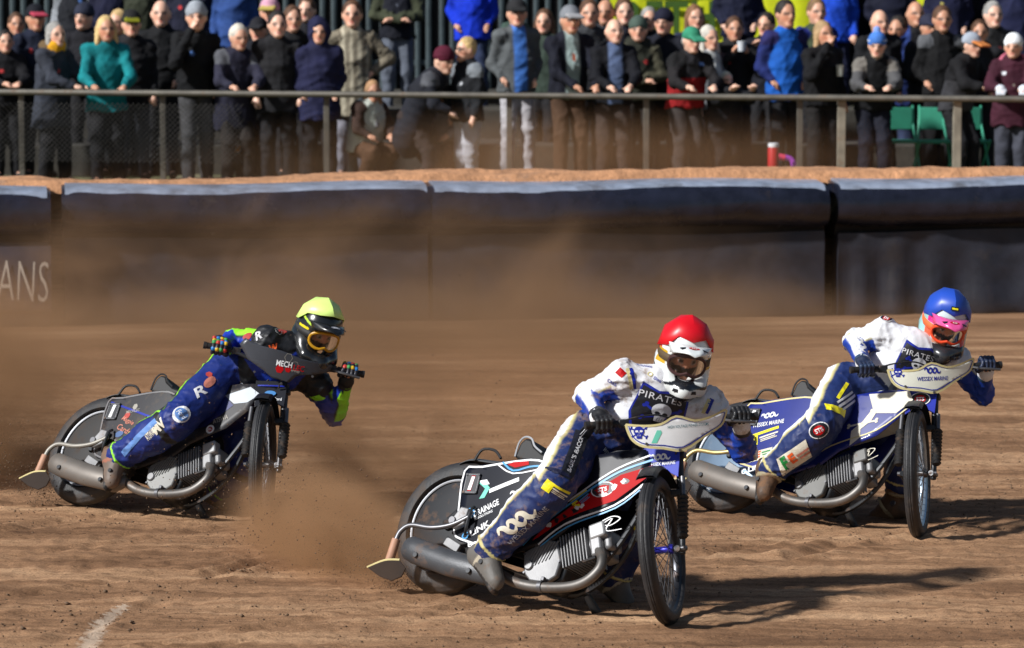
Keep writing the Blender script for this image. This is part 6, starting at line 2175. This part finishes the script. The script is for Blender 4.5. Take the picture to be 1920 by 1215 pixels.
CROWD = [
    # front row at the rail, left to right
    (98, 47, A, Z0, dict(c=lin(52, 56, 66), hood=lin(104, 84, 58), scarf=lin(220, 160, 30), hem=.22), K_, ('bob', HAIRC['grey']), 'rail', 55, 'woman in slate coat with brown fur hood and yellow scarf, turned right at the rail'),
    (198, 36, A, Z0, dict(c=TEAL, sleeve=lin(16, 120, 126), hem=.08), K_, ('bob', HAIRC['blond']), 'rail', 12, 'blonde woman in bright teal jacket with both hands on the rail'),
    (246, 27, B - .5, Z0, dict(c=K_, hem=.05), lin(60, 62, 70), ('cap', (.015, .015, .015), lin(120, 120, 20), HAIRC['dark']), 'stand', 10, 'man in black cap with yellow front and black jacket beside the woman in teal'),
    (366, 12, A, Z0, dict(c=lin(16, 17, 20), collar=LGR), lin(66, 66, 68), ('beanie', lin(150, 156, 164)), 'mouth', 25, 'man in pale grey beanie with his hand to his mouth'),
    (442, 46, A, Z0, dict(c=lin(36, 36, 52), sleeve=lin(42, 42, 58), hem=.25), lin(40, 36, 34), ('short', HAIRC['white']), 'lean', 20, 'white-haired person in long slate coat leaning on the rail with clasped hands'),
    (520, 28, A, Z0, dict(c=K_, hem=.12), K_, ('short', HAIRC['dark']), 'stand', 8, 'dark-haired young man in black coat right of the leaning white-haired person'),
    (598, 42, A, Z0, dict(c=lin(30, 32, 62), hood='up', hem=.16, zip=lin(60, 62, 90)), lin(24, 22, 24), ('none', None), 'pocket', 5, 'person in navy parka with the hood up, hands in pockets'),
    (660, 8, B, Z0, dict(c=lin(124, 116, 100), stripe=lin(170, 162, 142), collar=lin(168, 158, 136), hem=.26), lin(120, 120, 130), ('short', HAIRC['brown']), 'akimbo', 8, 'person in long pale tan striped coat with arms bent out'),
    (800, 78, A - .1, Z0 - .12, dict(c=lin(30, 32, 40), hem=.1), lin(50, 42, 40), ('beanie', lin(84, 24, 44)), 'bend', 70, 'person in maroon beanie and dark coat bending to the right'),
    (876, 76, A, Z0 - .14, dict(c=lin(28, 30, 34), top=lin(120, 126, 132), glasses=1), lin(170, 172, 180), ('short', HAIRC['blond']), 'stand', -55, 'blond man in glasses and grey trousers turned to the left'),
    (968, -10, B, Z0, dict(c=lin(86, 90, 92), front=lin(70, 120, 200), hood=lin(60, 80, 72)), lin(170, 168, 172), ('cap', (.02, .02, .022), (.02, .02, .02), HAIRC['dark']), 'pocket', 20, 'man in dark cap and grey jacket over a blue top'),
    (1066, 18, A, Z0, dict(c=lin(20, 22, 34), front=lin(150, 168, 166), zip=lin(150, 70, 40)), lin(72, 52, 38), ('cap', lin(120, 124, 130), lin(150, 150, 152), HAIRC['grey']), 'rail', 20, 'man in grey cap with open black jacket over a pale mint jumper'),
    (1150, 40, A, Z0, dict(c=lin(14, 15, 22), front=lin(90, 106, 140)), lin(56, 46, 42), ('bald', HAIRC['brown']), 'rail', 8, 'bald man in black jacket with blue-grey front, leaning on the rail'),
    (1196, 38, B, Z0, dict(c=lin(40, 42, 34), sleeve=lin(72, 70, 56), hood='dark'), lin(40, 36, 34), ('beanie', lin(70, 86, 78)), 'fold', 5, 'man in grey-green beanie and olive jacket with folded arms'),
    (1290, 52, A, Z0, dict(c=lin(18, 18, 20), sleeve=lin(30, 28, 30), front=lin(40, 40, 44), top=lin(24, 24, 26), low=lin(150, 30, 34)), lin(60, 54, 52), ('cap', lin(50, 130, 100), lin(60, 140, 110), HAIRC['grey']), 'lean', 18, 'man in green cap and black and red jacket with hands over the rail'),
    (1328, 55, B - .3, Z0 - .1, dict(c=lin(120, 122, 126), front=lin(190, 192, 190), sleeve=lin(70, 60, 64)), lin(40, 40, 46), ('bob', HAIRC['white']), 'stand', 40, 'white-haired woman in pale top behind the man in green cap'),
    (1376, 38, B, Z0, dict(c=K_), K_, ('short', HAIRC['brown']), 'phone', 12, 'person in black holding a pale mug up before the chest'),
    (1360, 134, A + .15, Z0, dict(c=lin(26, 26, 30), collar=lin(90, 130, 190)), lin(30, 26, 26), ('short', lin(200, 196, 176)), 'rail', 30, 'fair-haired child in dark coat at the rail'),
    (1472, -4, A + .3, Z0, dict(c=lin(26, 90, 180), sleeve=lin(28, 40, 96), top=lin(40, 40, 90), hem=.06), K_, ('short', HAIRC['dark']), 'pocket', 25, 'bearded man in bright blue and navy jacket'),
    (1542, 46, A, Z0, dict(c=lin(16, 16, 19)), lin(30, 28, 28), ('long', lin(170, 140, 100)), 'mouth', 30, 'woman with long fair hair in black jacket, hand by her mouth'),
    (1641, 62, A, Z0, dict(c=lin(16, 17, 20), sleeve=lin(78, 78, 80), top=lin(120, 116, 110)), lin(22, 24, 36), ('beanie', lin(70, 120, 200), lin(190, 200, 220), lin(120, 150, 210)), 'lean', 5, 'man in blue bobble hat leaning on folded arms on the rail'),
    (1766, 18, B, Z0, dict(c=lin(16, 16, 18), top=lin(90, 92, 96)), K_, ('short', HAIRC['brown']), 'pocket', 10, 'short-haired man in black jacket behind the man in peaked cap'),
    (1806, 62, A, Z0, dict(c=lin(22, 22, 25), low=lin(54, 54, 58)), K_, ('cap', lin(150, 158, 170), lin(210, 130, 70), HAIRC['dark']), 'lean', 48, 'man in grey cap with orange-tipped peak looking right'),
    (1900, 70, A - .4, Z0 - .05, dict(c=lin(62, 26, 40), hood=lin(170, 90, 110), collar=lin(40, 20, 28), zip=lin(160, 150, 140), hem=.1), lin(62, 64, 74), ('beanie', lin(226, 230, 234)), 'rail', -6, 'person in white beanie and maroon coat with white gloves on the rail'),
    (8, 62, B, Z0, dict(c=lin(20, 20, 24)), K_, ('short', HAIRC['dark']), 'rail', 20, 'dark-clothed spectator cut off by the left edge'),
    # second row
    (66, 16, B + .3, Z0, dict(c=lin(22, 28, 46)), K_, ('cap', lin(20, 22, 30), lin(170, 60, 80), HAIRC['brown']), 'stand', 20, 'man in dark cap behind the woman with fur hood'),
    (222, 25, B + .5, Z0, dict(c=K_), K_, ('bob', lin(190, 160, 110)), 'stand', -10, 'fair-haired spectator half hidden behind the woman in teal'),
    (302, -2, B, Z0, dict(c=lin(18, 19, 22)), K_, ('bald', HAIRC['dark']), 'pocket', -5, 'balding bearded man in black jacket left of the grey beanie'),
    (505, 4, C1, Z0, dict(c=K_), K_, ('cap', lin(200, 150, 170), lin(190, 170, 90), HAIRC['brown']), 'stand', 10, 'spectator in pink and yellow hat at the back'),
    (548, 18, B + .2, Z0, dict(c=lin(22, 22, 24)), K_, ('short', HAIRC['brown']), 'stand', 15, 'spectator in black behind the dark-haired young man'),
    (576, 2, C1, G1 - .1, dict(c=lin(30, 30, 36)), K_, ('short', HAIRC['brown']), 'stand', -12, 'spectator in dark top behind the hooded navy parka'),
    (1104, -4, B + .2, Z0, dict(c=lin(52, 54, 58)), K_, ('short', HAIRC['brown']), 'stand', 15, 'spectator in grey jacket behind the man in grey cap'),
    (1136, -6, C1, Z0, dict(c=lin(40, 42, 48)), K_, ('bald', HAIRC['brown']), 'stand', -10, 'bald spectator in dark grey standing behind the bald man at the rail'),
    (1170, -16, C1, Z0, dict(c=lin(22, 20, 30)), K_, ('short', HAIRC['brown']), 'stand', 5, 'spectator in dark purple top in front of the yellow banner edge'),
    (1246, 24, B + .3, Z0, dict(c=lin(22, 24, 34)), K_, ('beanie', lin(24, 26, 44)), 'fold', -12, 'man in navy beanie in front of the yellow banner'),
    (1302, 16, C1, Z0 - .0, dict(c=lin(60, 66, 90)), K_, ('long', lin(120, 84, 54)), 'stand', 20, 'long brown-haired woman before the banner lettering'),
    (1530, 4, C1, Z0, dict(c=lin(60, 70, 50), sleeve=lin(30, 40, 110)), K_, ('short', lin(120, 92, 60)), 'stand', 25, 'brown-haired man behind the woman with long fair hair'),
    (1648, 24, B + .2, Z0, dict(c=lin(20, 21, 25)), K_, ('bald', HAIRC['dark']), 'stand', 12, 'bald man in black behind the blue bobble hat'),
    (1684, 30, C1, Z0 - .2, dict(c=lin(30, 44, 90)), JEAN, ('short', HAIRC['dark']), 'stand', -20, 'dark-haired spectator in blue jacket half hidden beside a bald man'),
    (1716, 8, C1, Z0, dict(c=lin(40, 60, 120), front=lin(22, 22, 26), collar=lin(200, 210, 220)), JEAN, ('bald', HAIRC['dark']), 'stand', 5, 'bald man in blue jacket with white hood lining'),
    (1862, 10, C1 - .3, Z0, dict(c=lin(46, 48, 52), front=lin(24, 24, 26)), K_, ('short', HAIRC['grey']), 'stand', 5, 'grey-haired man in grey jacket at the back right'),
    # standing higher on the terrace: heads above the frame
    (140, -64, C2_, G2_, dict(c=lin(28, 30, 36), sleeve=lin(130, 134, 140)), K_, ('short', HAIRC['dark']), 'stand', 0, 'spectator in dark top with pale sleeves high at the back left'),
    (205, -74, C2_, G2_, dict(c=lin(26, 28, 52)), NVY, ('short', HAIRC['brown']), 'stand', 10, 'spectator in navy high at the back behind the woman in teal'),
    (262, -70, C2_, G2_, dict(c=lin(48, 52, 40)), OLV, ('short', HAIRC['dark']), 'stand', 0, 'spectator in olive high at the back left'),
    (352, -66, C2_, G2_, dict(c=lin(24, 26, 44)), NVY, ('short', HAIRC['grey']), 'stand', 0, 'spectator in navy high at the back above the grey beanie'),
    (438, -72, C2_, G2_, dict(c=lin(44, 72, 130), hem=.1), JEAN, ('short', HAIRC['dark']), 'stand', 0, 'spectator in mid blue jacket high at the back'),
    (745, -72, C2_ + .3, G2_, dict(c=lin(22, 24, 34), sleeve=lin(56, 60, 44)), lin(92, 98, 110), ('short', HAIRC['brown']), 'fold', 0, 'spectator in black and olive top and grey jeans, head out of frame'),
    (886, -80, C2_ + .3, G2_, dict(c=lin(14, 50, 190), hem=.04), JEAN, ('short', HAIRC['brown']), 'pocket', 0, 'spectator in vivid blue hooded top and jeans, head out of frame'),
    (1386, -84, C2_, G2_, dict(c=lin(20, 24, 46)), lin(18, 22, 42), ('short', HAIRC['brown']), 'pocket', 0, 'spectator in dark navy in front of the banner, head out of frame'),
    (1565, -76, C2_, G2_, dict(c=lin(24, 70, 190), hem=.05), NVY, ('short', HAIRC['brown']), 'stand', 0, 'spectator in bright blue coat high at the back, head out of frame'),
    (1610, -70, C2_ + .4, G2_, dict(c=lin(16, 18, 26)), K_, ('short', HAIRC['dark']), 'stand', 0, 'spectator in black between bright blue coat and banner'),
    (1672, -78, C2_, G2_, dict(c=lin(18, 21, 40)), NVY, ('short', HAIRC['brown']), 'pocket', 0, 'wide spectator in navy before the banner, head out of frame', None, None, 1.2),
    (1780, -74, C2_, G2_, dict(c=lin(22, 25, 52)), NVY, ('short', HAIRC['grey']), 'pocket', 0, 'spectator in dark blue near the right end of the banner', None, None, 1.15),
    (1852, -72, C2_ + .3, G2_, dict(c=lin(16, 17, 26)), K_, ('short', HAIRC['dark']), 'stand', 0, 'spectator in black high at the back right'),
    (1905, -60, C2_, G2_, dict(c=lin(26, 30, 60)), NVY, ('short', HAIRC['brown']), 'stand', -5, 'spectator in navy at the far back right corner'),
    # filling the second and third rows
    (30, 30, C1, Z0 + .1, dict(c=lin(30, 32, 40)), K_, ('short', HAIRC['brown']), 'pocket', 25, 'brown-haired spectator in dark top at the back left corner'),
    (160, 14, C1 - .3, Z0, dict(c=lin(24, 24, 30)), K_, ('beanie', lin(40, 44, 60)), 'fold', -15, 'spectator in dark navy beanie between the dark cap and the blonde in teal'),
    (486, 40, B + .4, Z0, dict(c=lin(20, 22, 30)), K_, ('cap', lin(30, 30, 36), lin(40, 40, 44), HAIRC['brown']), 'pocket', -25, 'spectator in black cap half hidden behind the leaning coat'),
    (1022, 24, C1, Z0, dict(c=lin(50, 62, 54)), K_, ('bob', HAIRC['brown']), 'stand', -30, 'spectator in green coat half hidden beside the man in grey cap'),
    (1216, 20, C1 + .3, Z0 + .1, dict(c=lin(28, 28, 32)), K_, ('short', HAIRC['grey']), 'pocket', 20, 'grey-haired spectator before the left part of the banner'),
    (1438, 30, C1, Z0, dict(c=lin(18, 20, 30)), K_, ('short', HAIRC['dark']), 'phone', -20, 'spectator in black left of the bearded man in bright blue'),
    (1738, 34, B + .5, Z0, dict(c=lin(24, 26, 32)), K_, ('cap', lin(40, 42, 60), lin(40, 42, 60), HAIRC['dark']), 'fold', 25, 'spectator in navy cap between the bald man and the short-haired man'),
    (1838, 44, B + .4, Z0, dict(c=lin(30, 30, 34)), K_, ('short', HAIRC['brown']), 'pocket', -20, 'spectator half hidden between the peaked cap and the maroon coat'),
    # low figures behind the rail
    (836, 182, A + .3, Z0, dict(c=lin(120, 118, 120)), lin(60, 40, 32), ('cap', lin(200, 40, 30), lin(200, 40, 30), HAIRC['brown']), 'low', -30, 'child in red cap crouching behind the rail'),
    (690, 205, A + .2, Z0, dict(c=lin(190, 196, 186), sleeve=lin(60, 44, 38)), lin(80, 56, 40), ('bob', lin(170, 130, 92)), 'low', 40, 'tan-haired child in pale top crouching behind the rail'),
]
for row in CROWD:
    px, py, Y, gz, jk, tr, hd, ps, fc, lab = row[:10]
    hh = row[10] if len(row) > 10 else None
    ex = None
    if 'pale mug' in lab: ex = cup(lin(200, 205, 210), .05, .11)
    elif 'hand by her mouth' in lab: ex = cup(lin(190, 195, 185), .04, .12)
    elif 'white gloves' in lab: ex = white_gloves
    if 'child in dark coat' in lab: hh = 1.18
    if 'child in red' in lab or 'tan-haired' in lab: hh = 1.45
    spectator(px, py, Y, gz, jk, tr, hd, ps, fc, lab, hh, row[11] if len(row) > 11 else None, row[12] if len(row) > 12 else 1.12, ex)

# things standing among the crowd
fl = empty('vacuum_flask', Matrix.Translation(at(1450, 300, 36.4).to_tuple()[:2] + (Z0 + .08,)), 'red flask with white top standing behind the rail', 'flask')
zt = at(1450, 268, 36.4).z - Z0 - .08
MB().lathe([(0, 0), (.055, 0), (.058, .02), (.058, zt - .06), (.050, zt - .04)], (0, 0, 0), (0, 0, 1), 20).build('flask_body', mat('flask red', lin(176, 26, 34), .4), fl)
MB().lathe([(.050, zt - .045), (.056, zt - .04), (.056, zt - .005), (.045, zt), (0, zt)], (0, 0, 0), (0, 0, 1), 20).build('flask_top', mat('flask white', lin(226, 228, 232), .4), fl)
p = at(455, 262, 37.7)
bag = empty('carrier_bag', Matrix.Translation((p.x, 37.7, Z0 + .02)), 'white and orange carrier bag hanging low beside the slate coat', 'bag')
s = SDF(.014)
hb = p.z - Z0
s.rbox((0, 0, hb - .02), (.10, .05, .10), .03, .02, lin(210, 212, 220))
s.rbox((0, 0, hb - .11), (.105, .055, .04), .02, .02, lin(226, 140, 20))
link_mesh('bag_body', s.mesh('bag_body', .012, 40, 2), M_CLOTH, bag, sharp=0)
for e in (-1, 1):
    MB().tube(smooth_path([(-.05, e * .02, hb + .07), (-.03, e * .02, hb + .2), (.03, e * .02, hb + .2), (.05, e * .02, hb + .07)], 4), .006, 6).build('bag_handle', mat('bag film', lin(210, 212, 220), .6), bag)
MB().box((0, 0, (hb - .15) / 2), (.16, .1, hb - .15)).build('bag_stand', M_CONC, bag, bevel=.01)
p = at(1484, 305, 36.6)
sc_ = empty('toy_scooter', Matrix.Translation((p.x, 36.6, Z0)), 'pink and purple toy scooter lying behind the rail by the red flask', 'toy')
MB().tube(smooth_path([(-.12, 0, p.z - Z0 + .06), (0, .02, p.z - Z0 + .03), (.05, 0, p.z - Z0 - .10), (.12, 0, p.z - Z0 - .2)], 5), .03, 10).build('scooter_stem', mat('purple plastic', lin(170, 70, 190), .4), sc_)
MB().tube([(-.16, 0, p.z - Z0 + .07), (-.07, .01, p.z - Z0 + .05)], .034, 10).build('scooter_grip', mat('pink plastic', lin(236, 70, 110), .4), sc_)
MB().box((.16, 0, .10), (.42, .10, .03)).build('scooter_deck', mat('purple plastic'), sc_, bevel=.01)
for x in (-.03, .36):
    MB().lathe([(.02, -.015), (.06, -.018), (.065, 0), (.06, .018), (.02, .015)], (x, 0, .065), (0, 1, 0), 18).build('scooter_wheel', BLK, sc_)
M_CHAIR = mat('green tube', lin(60, 160, 130), .45, dirt=.15)
for i, (px, yw) in enumerate(((1685, 8), (1755, -14), (1815, 10))):
    p = at(px, 240, 38.1)
    ch = empty('folding_chair', Matrix.Translation((p.x, 38.1, Z0)) @ Matrix.Rotation(R(yw), 4, 'Z'), ['green framed folding chair nearest the bobble-hat man, behind the rail', 'green framed folding chair in the middle of the three', 'green framed folding chair beside the maroon coat, behind the rail'][i], 'chair', 'green folding chairs behind the rail')
    MB().box((0, 0, .44), (.40, .38, .03)).build('seat', mat('green canvas', lin(40, 130, 104), .8), ch, bevel=.008)
    MB().box((0, .19, .68), (.40, .02, .24)).build('backrest', mat('green canvas'), ch, bevel=.008)
    for e in (-1, 1):
        MB().tube([(e * .21, -.20, 0), (e * .21, .20, .62), (e * .21, .22, .82)], .014, 8).build('leg', M_CHAIR, ch)
        MB().tube([(e * .19, .22, 0), (e * .19, -.19, .46)], .014, 8).build('leg', M_CHAIR, ch)
    MB().tube([(-.21, -.17, .05), (.21, -.17, .05)], .012, 8).build('stretcher', M_CHAIR, ch)
# ------------------------------------------------------------------ dust thrown up by the wheels
def dust_cloud(name, c, size, rotz, dens, nscale, thr, label, sharp=1.0, tint=(.64, .385, .21), seed=0.0, stretch=(1, 1, 1), low=0.0, shift=(0, 0, 0)):
    """an ellipsoid of scattering dust: noise times a soft fall-off from its centre line"""
    bm = bmesh.new()
    bmesh.ops.create_icosphere(bm, subdivisions=3, radius=1.0)
    me = bpy.data.meshes.new(name)
    bm.to_mesh(me)
    bm.free()
    m = bpy.data.materials.new(name)
    m.use_nodes = True
    nt = m.node_tree
    nt.nodes.clear()
    L = nt.links.new
    N = nt.nodes.new
    out = N('ShaderNodeOutputMaterial')
    vol = N('ShaderNodeVolumePrincipled')
    vol.inputs['Color'].default_value = (*tint, 1)
    vol.inputs['Anisotropy'].default_value = 0.1
    L(vol.outputs[0], out.inputs['Volume'])
    tc = N('ShaderNodeTexCoord')
    ln = N('ShaderNodeVectorMath')
    ln.operation = 'LENGTH'
    L(tc.outputs['Object'], ln.inputs[0])
    fall = N('ShaderNodeMapRange')
    fall.interpolation_type = 'SMOOTHERSTEP'
    fall.inputs['From Min'].default_value = 1.0
    fall.inputs['From Max'].default_value = 1.0 - sharp
    L(ln.outputs['Value'], fall.inputs['Value'])
    mp = N('ShaderNodeMapping')
    mp.inputs['Location'].default_value = (seed, seed * .7, seed * .3)
    mp.inputs['Scale'].default_value = (size[0] * nscale * stretch[0], size[1] * nscale * stretch[1], size[2] * nscale * stretch[2])
    L(tc.outputs['Object'], mp.inputs['Vector'])
    nz = N('ShaderNodeTexNoise')
    nz.inputs['Scale'].default_value = 1.0
    nz.inputs['Detail'].default_value = 4.0
    nz.inputs['Roughness'].default_value = .58
    nz.inputs['Distortion'].default_value = .9
    L(mp.outputs[0], nz.inputs['Vector'])
    mr = N('ShaderNodeMapRange')
    mr.interpolation_type = 'SMOOTHSTEP'
    mr.inputs['From Min'].default_value = thr
    mr.inputs['From Max'].default_value = thr + .32
    mr.inputs['To Min'].default_value = low
    L(nz.outputs['Fac'], mr.inputs['Value'])
    mu = N('ShaderNodeMath')
    mu.operation = 'MULTIPLY'
    L(fall.outputs[0], mu.inputs[0])
    L(mr.outputs[0], mu.inputs[1])
    m2 = N('ShaderNodeMath')
    m2.operation = 'MULTIPLY'
    m2.inputs[1].default_value = dens
    L(mu.outputs[0], m2.inputs[0])
    L(m2.outputs[0], vol.inputs['Density'])
    o = link_mesh(name, me, m)
    o.matrix_world = Matrix.Translation(c) @ Matrix.Rotation(R(rotz), 4, 'Z') @ Matrix.Diagonal((*size, 1))
    return tag(o, label, kind='stuff')


dust_cloud('dust_cloud', (-1.6, 26.6, .50), (3.7, 3.2, 1.45), 4, 2.6, .95, .47, 'brown dust drifting along the air fence behind the left rider', 1.0, (.44, .275, .16), seed=2.0, stretch=(.8, .8, 1.2), low=.05)
dust_cloud('dust_cloud', (.0, 24.6, .10), (6.2, 4.0, .55), 0, .50, .6, .34, 'low brown dust hanging over the track behind the riders', 1.0, seed=21.0, stretch=(.7, 1, 1.4), low=.2)
dust_cloud('dust_cloud', (.9, 27.8, .35), (2.6, 1.8, .95), 0, 1.4, 1.1, .45, 'brown dust puff before the fence above the nearest rider', 1.0, (.46, .29, .17), seed=31.0, low=.08)
dust_cloud('dust_cloud', (-3.95, 21.2, .50), (1.9, 1.8, 1.12), 20, 7.5, 1.7, .40, 'dense dust plume behind the rear wheel of the left bike', 1.0, seed=5.0, low=.15)
dust_cloud('dust_cloud', (-.92, 17.85, .13), (1.55, .50, .44), 114, 14.0, 3.0, .41, 'dust plume trailing back from the rear wheel of the nearest bike', 1.0, seed=9.0, low=.20, stretch=(.5, 1, 1))
dust_cloud('dust_cloud', (-.85, 20.1, .25), (1.3, 1.1, .65), 110, 3.0, 1.8, .38, 'dust spreading beside the front wheel of the left bike', 1.0, seed=17.0, low=.12)
dust_cloud('dust_cloud', (.3, 20.8, .22), (1.5, 1.2, .45), 30, 1.4, 1.4, .38, 'thin dust behind the rear wheel of the blue bike', 1.0, seed=13.0, low=.1)
dust_cloud('dust_cloud', (-.6, 28.7, .10), (5.8, 1.5, .60), 6, 2.2, 1.0, .38, 'dust hugging the foot of the air fence', 1.0, (.52, .33, .19), seed=41.0, low=.2, stretch=(.7, 1, 1))
dust_cloud('dust_cloud', (.4, 34.0, 1.25), (4.4, 1.5, .62), -3, .45, .8, .34, 'thin brown dust drifting over the fence before the crowd', 1.0, seed=47.0, low=.2)
# grains and clods flung from the rear wheels: too many to count
rs = np.random.RandomState(11)
gv, n_ = [], 0
for (x, y, z), dv, n1 in (((-.50, 16.95, .06), (-.55, .82, .30), 3200), ((-2.62, 19.85, .08), (-.75, .62, .42), 2600), ((.98, 19.6, .08), (-.6, .8, .3), 1200)):
    t = rs.rand(n1) ** 1.6 * 2.2
    sp = rs.normal(size=(n1, 3)) * (.05 + .16 * t)[:, None]
    d = unit(dv)
    p = np.array([x, y, z]) + d[None] * t[:, None] + sp
    p[:, 2] = np.abs(p[:, 2] - .12 * t ** 2) * (.5 + .5 * rs.rand(n1))
    sz = .0016 + .0042 * rs.rand(n1) ** 4
    gv.append(p[:, None, :] + base[None] * (.6 + .8 * rs.rand(n1, 6, 1)) * sz[:, None, None])
    n_ += n1
gv = np.concatenate(gv)
tag(link_mesh('dirt_spray', np_mesh('dirt_spray', gv.reshape(-1, 3), (tri[None] + 6 * np.arange(n_)[:, None, None]).reshape(-1, 3)), clod, smooth=False), 'grains of dirt flying up behind the rear wheels', kind='stuff')
